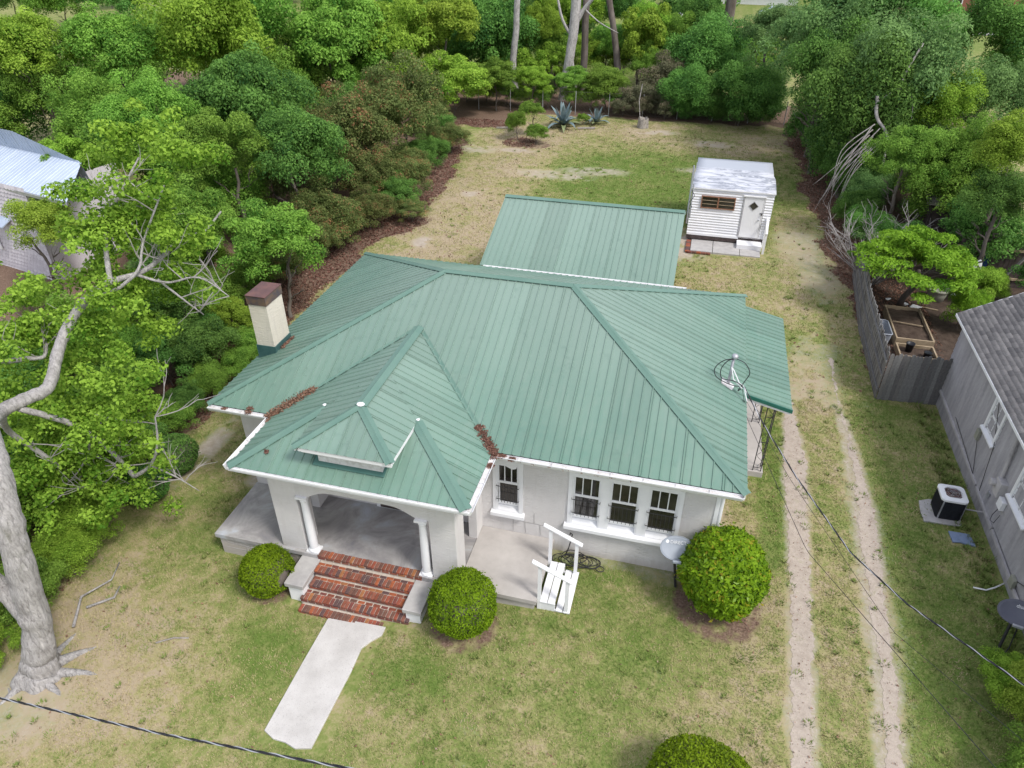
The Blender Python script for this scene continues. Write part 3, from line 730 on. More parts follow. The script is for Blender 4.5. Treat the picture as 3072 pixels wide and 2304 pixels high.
# walls
WX0, WX1, WY0, WY1 = -11.62, -.43, .44, 8.33
mb = MB(); mb.box(WX0, WX1, WY0+.25, WY1, 0, EZ-.19); mb.build('back_and_side_wall', MT['stucco'], house)
# front wall with openings: pieces around the windows
WIN = [(-5.33, -4.63), (-3.6, -2.79), (-2.79, -1.96), (-1.96, -1.14)]
zs, zt = 1.54, 3.04
mb = MB()
mb.box(WX0, -5.33, WY0, WY0+.25, 0, EZ-.19); mb.box(-5.33, -4.63, WY0, WY0+.25, 0, zs); mb.box(-5.33, -4.63, WY0, WY0+.25, zt, EZ-.19)
mb.box(-4.63, -3.6, WY0, WY0+.25, 0, EZ-.19); mb.box(-3.6, -1.14, WY0, WY0+.25, 0, zs); mb.box(-3.6, -1.14, WY0, WY0+.25, zt, EZ-.19); mb.box(-1.14, WX1, WY0, WY0+.25, 0, EZ-.19)
mb.build('front_wall', MT['stucco'], house)
mb = MB(); mb.bar((WX1-.03, WY0-.008, .4), (WX1-.03, WY0-.008, 3.4), .07, .02, upv=(0, 1, 0)); mb.bar((WX1+.01, WY0+.03, .4), (WX1+.01, WY0+.03, 3.4), .02, .07, upv=(0, 1, 0)); mb.build('corner_board', MT['white'], house)
mb = MB(); mb.tube([(WX1+.02, WY0-.3, 3.47), (WX1+.04, WY0-.1, 3.3), (WX1+.06, WY0+.03, 3.2), (WX1+.06, WY0+.03, .75)], .04, 8); mb.build('downspout', MT['white'], house)
mb = MB(); mb.tube([(-11.55, -.03, 3.5), (-11.52, .12, 3.38), (-11.5, .38, 3.3)], .05, 8); mb.build('downspout', MT['white'], house)
mb = MB()
for pts in ([(-4.86, 1.33), (-4.86, .93)], [(-4.86, 1.33), (-4.55, 1.28), (-4.2, 1.27)], [(-4.58, 1.28), (-4.56, .93)], [(-4.36, 1.6), (-4.36, 1.27)], [(-4.22, 1.27), (-4.2, .93)], [(-4.2, 1.27), (-3.95, 1.3), (-3.85, 1.2)]):
    mb.tube([(x, WY0-.002, z) for x, z in pts], .009, 4)
mb.build('mortar_crack', MT['cap'], house)
# windows
def window(x0, x1, left_case, right_case, blind=False, mull=False):
    wo = MB(); y = WY0; lc = .085 if left_case else .0
    w0 = x0+(lc if left_case else .09); w1 = x1-(.085 if right_case else .09)
    if left_case: wo.box(x0, w0, y-.035, y+.03, zs, zt)
    if right_case: wo.box(w1, x1, y-.035, y+.03, zs, zt)
    wo.box(w0, w1, y-.035, y+.03, zt-.07, zt)
    # jamb returns
    wo.box(w0, w0+.03, y-.02, y+.16, zs, zt-.07); wo.box(w1-.03, w1, y-.02, y+.16, zs, zt-.07)
    wo.add([(w0+.03, y-.03, zs+.0), (w1-.03, y-.03, zs+.0), (w1-.03, y+.15, zs+.16), (w0+.03, y+.15, zs+.16)], [(0, 1, 2, 3)])
    W_ = wo.build('window', MT['white'], house)
    a, b = w0+.03, w1-.03; m_ = zs+.85
    sh = MB(); sh.box(a, b, y+.0, y+.04, m_-.03, m_+.03); sh.box(a, b, y, y+.04, zt-.13, zt-.07)
    for k in (1, 2): xm = a+(b-a)*k/3; sh.box(xm-.011, xm+.011, y+.005, y+.035, m_+.03, zt-.13)
    for xx in (a, b-.03): sh.box(xx, xx+.03, y+.002, y+.038, m_+.03, zt-.13)
    sh.build('upper_sash', MT['white'], W_)
    sl = MB(); sl.box(a, a+.03, y+.045, y+.08, zs+.14, m_-.03); sl.box(b-.03, b, y+.045, y+.08, zs+.14, m_-.03); sl.box(a+.03, b-.03, y+.045, y+.08, zs+.14, zs+.22)
    sl.build('lower_sash', MT['white'], W_)
    for k in range(3):
        p = MB(); xa = a+(b-a)*k/3; p.box(xa+.012, xa+(b-a)/3-.012, y+.018, y+.024, m_+.02, zt-.12); p.build('pane', MT['glass'], W_)
    p = MB(); p.box(a+.03, b-.03, y+.058, y+.064, zs+.2, m_-.02); p.build('pane', MT['glass'], W_)
    if blind: p = MB(); p.prism([(a+.03, y+.012, zt-.13), (b-.03, y+.012, zt-.13), (b-.05, y+.012, zt-.21), (b-.14, y+.012, zt-.25), (b-.3, y+.012, zt-.18), (a+.03, y+.012, zt-.18)], (0, .004, 0)); p.build('torn_blind', MT['white'], W_)
    g = MB(); gy0 = y-.07; ga, gb = a-.03, b+.03
    for z in (zs+.77, zs+.38): g.tube([(ga, y+.0, z+.01), (ga, gy0, z), (gb, gy0, z), (gb, y+.0, z+.01)], .009, 5)
    for k in range(7): xx = a+.03+(b-a-.06)*k/6; g.tube([(xx, gy0-.005, zs+.80), (xx, gy0-.005, zs+.30)], .0065, 4)
    g.build('security_bars', MT['iron'], W_)
window(-5.33, -4.63, True, True, True)
window(-3.6, -2.79, True, False); window(-2.79, -1.96, False, False); window(-1.96, -1.14, False, True)
mb = MB(); mb.box(-2.88, -2.70, WY0-.03, WY0+.1, zs+.003, zt-.003); mb.box(-2.05, -1.87, WY0-.03, WY0+.1, zs+.003, zt-.003); mb.build('window_mullion', MT['white'], house)
for a, b in ((-5.38, -4.58), (-3.66, -1.1)):
    mb = MB(); mb.prism([(a, WY0-.12, zs-.13), (a, WY0-.12, zs-.035), (a, WY0, zs-.0), (a, WY0, zs-.13)], (b-a, 0, 0)); mb.build('window_sill', MT['white'], house, bevel=.006)
# dark room behind the glass
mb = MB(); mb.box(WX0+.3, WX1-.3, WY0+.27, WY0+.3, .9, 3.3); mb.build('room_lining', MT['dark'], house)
# porch floor, terrace, foundation
def slabmb(x0, x1, y0, y1, z0, z1): m_ = MB(); m_.box(x0, x1, y0, y1, z0, z1); return m_
porch_c = MT['concrete']
def porchmat():
    m, n, l, b = newmat('painted porch floor', .7, .3)
    f = noisen(n, l, .9, 6, .65, dist=1.0); g = noisen(n, l, 12, 4, .7); s = noisen(n, l, 1.7, 3, .6)
    col = ramp(n, l, f, [(.3, (.19, .19, .215)), (.44, (.27, .262, .265)), (.56, (.38, .37, .365)), (.68, (.46, .49, .54))])
    col = mix(n, l, mth(n, l, 'MULTIPLY', g, .25), col, (.2, .18, .17))
    l.new(col, b.inputs['Base Color']); bump(n, l, b, g, .2, .005); return m
PF = porchmat()
slabmb(-11.65, -8.99, -1.42, WY0-.002, .78, .9).build('porch_floor', PF, house, bevel=.008)
slabmb(-8.987, -6.453, -1.25, WY0-.002, .78, .9).build('porch_floor', PF, house)
slabmb(-6.45, -5.63, -1.42, WY0-.002, .78, .9).build('porch_floor', PF, house)
slabmb(-5.624, -3.87, -1.42, WY0-.002, .775, .895).build('terrace_floor', MT['concrete'], house, bevel=.008)
slabmb(-11.58, -9.42, -1.36, WY0, -.1, .78).build('foundation_wall', MT['stucco'], house)
slabmb(-6.16, -3.93, -1.36, WY0, -.1, .775).build('foundation_wall', MT['concrete'], house)
slabmb(-9.4, -6.18, -1.2, WY0, -.1, .775).build('foundation_wall', MT['mortar'], house)
mb = MB()
for pts in ([(-11.4, .62), (-10.9, .6), (-10.2, .58)], [(-11.2, .75), (-11.2, .62)], [(-10.9, .6), (-10.88, .45), (-10.3, .44)], [(-10.5, .58), (-10.47, .45)], [(-11.5, .45), (-10.9, .46)], [(-10.1, .6), (-10.05, .42)]):
    mb.tube([(x, -1.362, z) for x, z in pts], .007, 4)
mb.build('mortar_crack', MT['cap'], house)
# piers, pilasters, arch beam
def stbox(x0, x1, y0, y1, z0, z1, name): slabmb(x0, x1, y0, y1, z0, z1).build(name, MT['stucco'], house, bevel=.006)
stbox(-9.88, -9.27, -1.34, -.82, .9, 3.47, 'pier'); stbox(-6.21, -5.63, -1.34, -.82, .9, 3.47, 'pier')
stbox(-9.85, -9.64, .0, WY0, .9, 3.44, 'pilaster'); stbox(-5.81, -5.61, .0, WY0, .9, 3.44, 'pilaster')
arch = [(-9.27, 2.60), (-9.0, 2.60), (-8.93, 2.64), (-8.83, 2.70), (-8.7, 2.77), (-8.55, 2.815), (-8.4, 2.83), (-7.1, 2.83), (-6.95, 2.815), (-6.8, 2.77), (-6.67, 2.70), (-6.56, 2.64), (-6.48, 2.60), (-6.21, 2.60)]
mb = MB()
for i in range(len(arch)-1):
    (a, za), (b, zb) = arch[i], arch[i+1]
    mb.add([(a, -1.335, za), (b, -1.335, zb), (b, -1.335, 3.47), (a, -1.335, 3.47), (a, -1.05, za), (b, -1.05, zb), (b, -1.05, 3.47), (a, -1.05, 3.47)], [(0, 1, 2, 3), (5, 4, 7, 6), (0, 4, 5, 1)])
mb.build('arch_beam', MT['stucco'], house)
slabmb(-9.86, -9.66, -.82, 0, 2.75, 3.46).build('side_beam', MT['stucco'], house); slabmb(-5.83, -5.64, -.82, 0, 2.75, 3.46).build('side_beam', MT['stucco'], house)
for cx in (-9.115, -6.375):
    mb = MB(); c = (cx, -1.28, .9)
    mb.box(cx-.15, cx+.15, -1.4, -1.16, .902, .94); mb.lathe((cx, -1.28, .94), [(.125, 0), (.135, .02), (.12, .05), (.1, .06), (.098, .08), (.1, .3), (.094, .9), (.08, 1.46), (.08, 1.48), (.093, 1.5), (.093, 1.53), (.085, 1.545), (.098, 1.56), (.1, 1.6)], 20)
    mb.box(cx-.14, cx+.13, -1.4, -1.14, 2.54, 2.598)
    mb.build('column', MT['white'], house, smooth=False)
# porch door and window in the shade of the back wall
mb = MB(); mb.box(-8.3, -7.3, WY0-.05, WY0-.002, .91, 3.0); dr_ = mb.build('front_door_frame', MT['white'], house)
mb = MB(); mb.box(-8.2, -7.4, WY0-.06, WY0-.045, .93, 2.93); mb.build('front_door', MT['darkwood'], dr_)
# brick steps
steps = MB()
ROW = [(-8.99, -6.45, -1.43, -1.25, .9), (-8.93, -6.6, -1.74, -1.43, .75), (-8.93, -6.6, -2.02, -1.74, .60), (-9.04, -6.47, -2.29, -2.02, .45), (-9.0, -6.5, -2.5, -2.29, .30)]
for (a, b, y0, y1, z) in ROW: steps.box(a+.012, b-.012, y0+.014, -1.2, -.05 if z == .3 else z-.30, z-.012)
ST = steps.build('brick_steps', MT['mortar'], house)
def brickmesh(lx, ly, lz):
    import bmesh
    bm = bmesh.new(); bmesh.ops.create_cube(bm, size=1)
    for v in bm.verts: v.co = Vector((v.co.x*lx, v.co.y*ly, v.co.z*lz))
    bmesh.ops.bevel(bm, geom=[e for e in bm.edges], offset=.006, segments=1, affect='EDGES')
    me_ = bpy.data.meshes.new('brick'); bm.to_mesh(me_); bm.free(); me_.materials.append(MT['brick']); return me_
rowl = brickmesh(.078, .185, .055); stre = brickmesh(.16, .076, .05); ris = brickmesh(.165, .04, .056)
rb = random.Random(5)
for ri, (a, b, y0, y1, z) in enumerate(ROW):
    n = int(round((b-a)/.0875))
    for k in range(n):
        x = a+(b-a)*(k+.5)/n
        place('brick', rowl, ST, (x+rb.uniform(-.002, .002), y0+.0925+rb.uniform(-.006, .006), z-.0275+rb.uniform(-.004, .004)), (rb.uniform(-.02, .02), rb.uniform(-.03, .03), rb.uniform(-.04, .04)))
    if y1-y0 > .25:
        n2 = 14
        for k in range(n2):
            x = a+(b-a)*(k+.5)/n2; place('brick', stre, ST, (x, y0+.233, z-.03+rb.uniform(-.004, .003)), (0, rb.uniform(-.02, .02), rb.uniform(-.03, .03)))
    n3 = 14 if ri else 13
    if z > .31 or True:
        for k in range(n3):
            x = a+(b-a)*(k+.5)/n3; place('brick', ris, ST, (x, y0+.024, z-.09+rb.uniform(-.002, .002)), (0, 0, rb.uniform(-.02, .02)))
# pedestals
for x0, x1, zb in ((-9.37, -8.95, -.1), (-6.585, -6.19, -.1)):
    pd = MB(); pd.box(x0+.035, x1-.03, -2.2, -1.33, zb, .67); P_ = pd.build('step_pedestal', MT['white'], house, bevel=.006)
    cp = MB(); cp.box(x0-.02, x1+.02, -2.25, -1.345, .67, .785); cp.build('cap_stone', MT['cap'], P_, bevel=.014)
    rg_ = MB(); rg_.lathe(((x0+x1)/2, -1.62 if x0 < -8 else -1.9, .784), [(.14, 0), (.14, .005), (.128, .006)], 24); rg_.build('pot_ring', MT['cap'], P_)
# chimney
ch = MB(); ch.box(-11.88, -11.4, 2.02, 2.74, 3.3, 5.18); CH = ch.build('chimney', MT['cream'], house)
cb = MB(); cb.box(-11.90, -11.38, 2.0, 2.76, 5.18, 5.41); cb.build('chimney_band', MT['rustband'], CH)
cc = MB(); cc.box(-11.91, -11.37, 1.99, 2.77, 5.41, 5.425); cc.build('chimney_cap', MT['rust'], CH)
fl = MB(); fl.box(-11.9, -11.38, 2.0, 2.76, 3.5, 4.05); fl.build('chimney_flashing', MT['flash'], CH)
# side porch on the driveway side
sp_in, sp_out = 3.45, 3.2
roof_face([(1.12, 3.72, sp_out), (1.12, 8.37, sp_out), (-.2, 8.37, 3.52), (-.2, 3.72, 3.52)], (0, 1, 0), house, phase=.02, name='side_porch_roof_panel')
mb = MB(); mb.prism([(1.13, 3.70, sp_out+.02), (-.2, 3.70, 3.545), (-.2, 3.70, 3.45), (1.13, 3.70, sp_out-.075)], (0, .03, 0)); mb.build('side_porch_rake_trim', MT['darkgreen'], house)
mb = MB(); mb.prism([(1.09, 3.735, sp_out-.05), (-.2, 3.735, 3.44), (-.2, 3.735, 3.36), (1.09, 3.735, sp_out-.13)], (0, 4.6, 0)); mb.build('side_porch_soffit', MT['white'], house)
mb = MB(); mb.box(-.43, .92, 4.27, 8.5, .3, .75); mb.build('side_porch_slab', MT['concrete'], house, bevel=.01)
for px, py_ in ((.66, 4.32), (.66, 6.5), (.66, 8.1)):
    ip = MB()
    cs = [(px, py_), (px+.2, py_), (px+.2, py_+.2)]
    for cx, cy in cs: ip.bar((cx, cy, .75), (cx, cy, 3.2), .022)
    for i, z in enumerate((.86, 1.7, 2.5, 3.0)): ip.bar(cs[0]+(z,), cs[1]+(z,), .014); ip.bar(cs[1]+(z,), cs[2]+(z,), .014)
    for z0 in np.arange(.95, 2.95, .5):
        for sgn, (p0, p1) in ((1, (cs[0], cs[1])), (-1, (cs[1], cs[2]))):
            pts = []
            for k in range(13):
                t = k/12; s_ = .5+.36*math.sin(t*2*math.pi)*sgn
                pts.append((p0[0]+(p1[0]-p0[0])*s_, p0[1]+(p1[1]-p0[1])*s_, z0+t*.42))
            ip.tube(pts, .006, 4)
    ip.build('iron_post', MT['iron'], house)
# service mast with weatherhead and drip loops
b0 = Vector((-.45, 3.58, 3.74)); ms_ = MB(); ms_.tube([b0-Vector((0, 0, .1)), b0+Vector((.01, .03, .78))], .035, 10); MS = ms_.build('service_mast', MT['greymetal'], house, True)
wh = MB(); wh.lathe(b0+Vector((.03, .01, .76)), [(.04, 0), (.075, .03), (.08, .07), (.05, .11), (.0, .12)], 12); wh.build('weatherhead', MT['greymetal'], MS, True)
bt = MB(); bt.prism([(-.62, 3.42, 3.885), (-.36, 3.36, 3.775), (-.3, 3.6, 3.75), (-.6, 3.68, 3.88)], (0, 0, .02)); bt.build('flashing_boot', MT['dirtywhite'], MS)
top = b0+Vector((.05, -.02, .8))
dl_ = MB()
for off, dn, sx in ((.0, .62, -.42), (.02, .75, .36), (.01, .5, -.28)):
    pts = [top+Vector((0, 0, -.02)), top+Vector((sx*.6, -.05, -.08)), top+Vector((sx, -.08, -.3)), top+Vector((sx*.8, -.12, -.52)), top+Vector((sx*.2+.1, -.2, -dn)), (-.12, 3.32, 3.95)]
    sm = []
    for i in range(len(pts)-1):
        p0 = Vector(pts[max(i-1, 0)]); p1 = Vector(pts[i]); p2 = Vector(pts[i+1]); p3 = Vector(pts[min(i+2, len(pts)-1)])
        for k in range(6):
            t = k/6; sm.append(.5*((2*p1)+(-p0+p2)*t+(2*p0-5*p1+4*p2-p3)*t*t+(-p0+3*p1-3*p2+p3)*t**3))
    dl_.tube(sm, .011, 5)
dl_.build('drip_loop', MT['wire'], MS)
al = MB(); al.tube([b0+Vector((.03, 0, .5)), b0+Vector((.1, -.08, .42)), b0+Vector((.22, -.2, .25)), (-.12, 3.32, 3.95), (-.01, 3.1, 3.7)], .012, 5); al.tube([b0+Vector((.0, -.03, .55)), b0+Vector((.08, -.15, .3)), (-.15, 3.3, 3.9)], .012, 5); al.build('support_strand', MT['white'], MS)

# ================================================================= GARAGE
gar = thing('garage', 'rear garage with green ribbed metal gable roof behind the bungalow', 'garage', (-5.3, 13, .5))
gx0, gx1, ge, gr_, g0, g1 = -8.43, -2.1, 3.2, 4.42, 9.65, 13.0
roof_face([(gx0, g0, ge), (gx1, g0, ge), (gx1, g1, gr_), (gx0, g1, gr_)], (1, 0, 0), gar, mat='greenpale')
roof_face([(gx0, 2*g1-g0, ge), (gx1, 2*g1-g0, ge), (gx1, g1, gr_), (gx0, g1, gr_)], (1, 0, 0), gar, mat='greenpale')
capline((gx0, g1, gr_), (gx1, g1, gr_), .14, gar)
mb = MB(); mb.prism([(gx0+.25, g0+.3, ge-.1), (gx0+.25, 2*g1-g0-.3, ge-.1), (gx0+.25, g1, gr_-.08)], (gx1-gx0-.5, 0, 0)); mb.box(gx0+.25, gx1-.25, g0+.3, 2*g1-g0-.3, 0, ge-.1); mb.build('garage_wall', MT['brickred'], gar)
mb = MB()
for x in (gx0+.02, gx1-.02):
    mb.bar((x, g0, ge-.06), (x, g1, gr_-.06), .03, .11); mb.bar((x, g1, gr_-.06), (x, 2*g1-g0, ge-.06), .03, .11)
mb.build('rake_trim', MT['darkgreen'], gar)
hs_ = house; house = gar; gutter((gx0, g0), (gx1, g0), (0, -1), z=ge); house = hs_

# ================================================================= SHED
shed = thing('metal_shed', 'white corrugated metal shed with stained low roof, brown louvred window and white door', 'shed', (-.3, 22, .5))
sx0, sx1, sy0, sy1, sz0, szt = -2.0, 1.37, 19.85, 23.6, .9, 3.0
def corr(x0, x1, y, z0, z1, axisx=True, n=17):
    V = []; k = n*4
    for i in range(k+1):
        z = z0+(z1-z0)*i/k; d = .013*math.cos(i/4*2*math.pi)
        if axisx: V += [(x0, y-d, z), (x1, y-d, z)]
        else: V += [(y+d, x0, z), (y+d, x1, z)]
    return V, [(2*i, 2*i+1, 2*i+3, 2*i+2) for i in range(k)]
mb = MB(); mb.add(*corr(sx0, .14, sy0, sz0+.1, szt)); mb.add(*corr(1.05, sx1, sy0, sz0+.1, szt)); mb.add(*corr(.14, 1.05, sy0, 2.83, szt, n=2)); mb.box(sx0, .2, sy0-.02, sy0+.02, sz0, sz0+.1)
mb.build('front_siding', MT['shedwall'], shed)
for xx_ in (sx0, sx1): mb = MB(); mb.add(*corr(sy0, sy1, xx_, sz0, szt, False)); mb.build('side_siding', MT['shedwall'], shed)
mb = MB(); mb.box(sx0+.05, sx1-.05, sy0+.05, sy1, sz0+.02, szt-.02); mb.build('inner_wall', MT['dirtywhite'], shed)
mb = MB(); mb.box(sx0, sx1, sy0-.01, sy1, .72, .9); mb.build('floor_frame', MT['darkwood'], shed)
for bx in (-1.8, -.3, 1.2):
    for by in (20.2, 22, 23.4): mb = MB(); mb.box(bx-.15, bx+.15, by-.15, by+.15, .4, .72); mb.build('foundation_block', MT['cap'], shed)
V = []; ny_ = 14
for j in range(ny_+1):
    t = j/ny_; y = sy0-.06+(sy1+.12-sy0)*t; z = szt+.02+.16*math.sin(min(t*1.15, 1)*math.pi*.55)
    for i in range(9):
        u = i/8; V.append((sx0-.04+.06*(t > .45)+(sx1-sx0+.08-.12*(t > .45))*u, y, z+.012*math.sin(i*2.1+j)*(.3+(j % 3 == 0))))
mb = MB(); mb.add(V, [(j*9+i, j*9+i+1, (j+1)*9+i+1, (j+1)*9+i) for j in range(ny_) for i in range(8)]); RF = mb.build('shed_roof', MT['shedroof'], shed, True)
sol = RF.modifiers.new('thick', 'SOLIDIFY'); sol.thickness = .03
mb = MB(); mb.bar((sx0-.03, sy0-.05, szt+.0), (sx1+.03, sy0-.05, szt+.0), .02, .05); mb.build('eave_trim', MT['white'], shed)
W_ = MB()
for a in ((-1.58, -.16, 2.66, 2.70), (-1.58, -.16, 2.16, 2.20)): W_.box(a[0], a[1], sy0-.06, sy0+.0, a[2], a[3])
for x in (-1.58, -.2): W_.box(x, x+.04, sy0-.06, sy0, 2.2, 2.66)
W_.box(-.9, -.84, sy0-.065, sy0, 2.2, 2.66); W_ = W_.build('louvre_window', MT['copper'], shed)
for k, z in enumerate((2.35, 2.51)):
    for x0, x1_ in ((-1.54, -.9), (-.84, -.2)): mb = MB(); mb.box(x0, x1_, sy0-.055, sy0-.03, z-.008, z+.008); mb.build('louvre_rail', MT['timber'], W_)
for x0, x1_ in ((-1.54, -.9), (-.84, -.2)):
    for k in range(3): mb = MB(); mb.box(x0, x1_, sy0-.035, sy0-.02, 2.2+k*.155, 2.345+k*.155); mb.build('pane', MT['glass'], W_)
d_ = MB(); d_.box(.2, .98, sy0-.05, sy0-.01, 1.02, 2.79); Dd = d_.build('shed_door', MT['white'], shed, bevel=.005)
mb = MB(); mb.box(.16, .185, sy0-.03, sy0, 1.0, 2.82); mb.box(.995, 1.03, sy0-.03, sy0, 1.0, 2.82); mb.box(.12, 1.06, sy0-.1, sy0-.0, 2.82, 2.87); mb.build('door_frame', MT['white'], shed)
mb = MB(); mb.prism([(.6, sy0-.052, 2.26), (.77, sy0-.052, 2.43), (.6, sy0-.052, 2.60), (.43, sy0-.052, 2.43)], (0, -.006, 0)); mb.build('diamond_pane', MT['glass'], Dd)
mb = MB()
dp = [(.6, 2.24), (.79, 2.43), (.6, 2.62), (.41, 2.43)]
for i in range(4): mb.bar((dp[i][0], sy0-.055, dp[i][1]), (dp[(i+1) % 4][0], sy0-.055, dp[(i+1) % 4][1]), .02, .025, upv=(0, 1, 0))
mb.build('diamond_frame', MT['greymetal'], Dd)
mb = MB(); mb.tube([(.9, sy0-.05, 1.84), (.9, sy0-.11, 1.84)], .03, 10); mb.build('door_knob', MT['greymetal'], Dd)
mb = MB(); mb.box(.9, 1.04, sy0-.07, sy0-.052, 2.12, 2.15); mb.box(.96, 1.0, sy0-.1, sy0-.07, 2.06, 2.12); mb.build('padlock_hasp', MT['iron'], Dd)
sst = MB(); sst.box(.17, 1.2, 19.3, 19.84, .5, .86); sst.build('door_step', MT['white'], shed, bevel=.01)
mb = MB(); mb.bar((1.27, 19.1, .4), (1.27, 19.1, 1.62), .09); mb.bar((1.27, 19.8, .5), (1.27, 19.8, 1.9), .07); mb.bar((1.27, 18.98, 1.55), (1.27, 19.9, 1.98), .09, .05); mb.build('step_handrail', MT['white'], shed)
# slabs and brick edging before the shed
pat = thing('paved_pad', 'concrete slab pad edged with red brick before the white shed', 'pavement', (-.3, 19.3, .6))
for a, b in ((-1.74, -.82), (-.80, .31), (.33, 1.16)):
    mb = MB(); mb.box(a, b, 18.62, 19.9, .5, .68+random.uniform(-.006, .006)); mb.build('slab', MT['cap'], pat, bevel=.01)
eb = brickmesh(.19, .09, .07)
for k in range(12): place('brick', eb, pat, (-1.86, 18.55+k*.105, .65), (0, 0, rb.uniform(-.1, .1)))
for k in range(5): place('brick', eb, pat, (-1.78+k*.2, 18.5, .65), (0, 0, rb.uniform(-.05, .05)))
# pole antenna on the garage gable
ant = thing('antenna_mast', 'slim grey metal mast standing at the right end of the garage ridge', 'mast', (-2.0, 13.2, 3.0))
mb = MB(); mb.tube([(-2.02, 13.3, 3.9), (-2.02, 13.3, 5.9)], .03, 8); mb.tube([(-1.93, 13.3, 4.1), (-1.95, 13.3, 5.3)], .02, 6); mb.build('pole', MT['greymetal'], ant)
mb = MB(); mb.tube([(-2.0, 13.3, 5.1), (-1.86, 13.25, 4.9), (-2.0, 13.2, 4.7), (-1.9, 13.2, 4.5)], .012, 5); mb.build('cable_wrap', MT['wire'], ant)

# ================================================================= wooden steps at the terrace end
ws = thing('wooden_steps', 'white painted wooden steps with two sloping handrails at the end of the terrace', 'steps', (-3.5, -.6, .5))
for y in (-1.30, -.22):
    mb = MB(); mb.prism([(-3.83, y-.02, .40), (-3.18, y-.02, .42), (-3.18, y-.02, .58), (-3.48, y-.02, .62), (-3.48, y-.02, .80), (-3.83, y-.02, .80)], (0, .04, 0)); mb.build('stringer', MT['white'], ws)
for x, z in ((-3.81, .82), (-3.64, .82)): mb = MB(); mb.box(x, x+.155, -1.34, -.17, z-.02, z+.012); mb.build('tread', MT['white'], ws, bevel=.005)
for x, z in ((-3.46, .63), (-3.30, .63)): mb = MB(); mb.box(x, x+.145, -1.34, -.17, z-.02, z+.012); mb.build('tread', MT['white'], ws, bevel=.005)
for y in (-1.30, -.22):
    for x, zt_ in ((-3.83, 1.84), (-3.24, 1.56)): mb = MB(); mb.bar((x, y, .45), (x, y, zt_), .075, .055, upv=(0, 1, 0)); mb.build('post', MT['white'], ws)
    mb = MB(); mb.bar((-4.0, y, 2.0-.02), (-3.12, y, 1.56), .10, .04, upv=(0, 0, 1)); mb.build('handrail', MT['white'], ws, bevel=.008)
# black cable coils by the wall
hc = MB(); hr_ = random.Random(2)
for k in range(8):
    cx, cy, r_ = -3.25+hr_.uniform(-.32, .28), .14+hr_.uniform(-.08, .08), hr_.uniform(.16, .3); z = .62+k*.014; t0 = hr_.uniform(0, 6)
    hc.tube([(cx+math.cos(t0+a*.35)*r_*1.25, cy+math.sin(t0+a*.35)*r_*.75, z+.02*math.sin(a)) for a in range(18)], .011, 5)
hc.tube([(-2.72+.1*math.cos(a*.5), .05+.08*math.sin(a*.5), .63) for a in range(13)], .011, 5); hc.tube([(-3.5, .38, 1.2), (-3.49, .36, 1.28), (-3.44, .34, 1.26), (-3.46, .35, 1.1), (-3.5, .3, .85), (-3.56, .2, .66)], .014, 5)
tag(hc.build('cable_coil', MT['wire'], None, True), 'tangle of black cable lying on the ground beside the white wooden steps', 'cable')

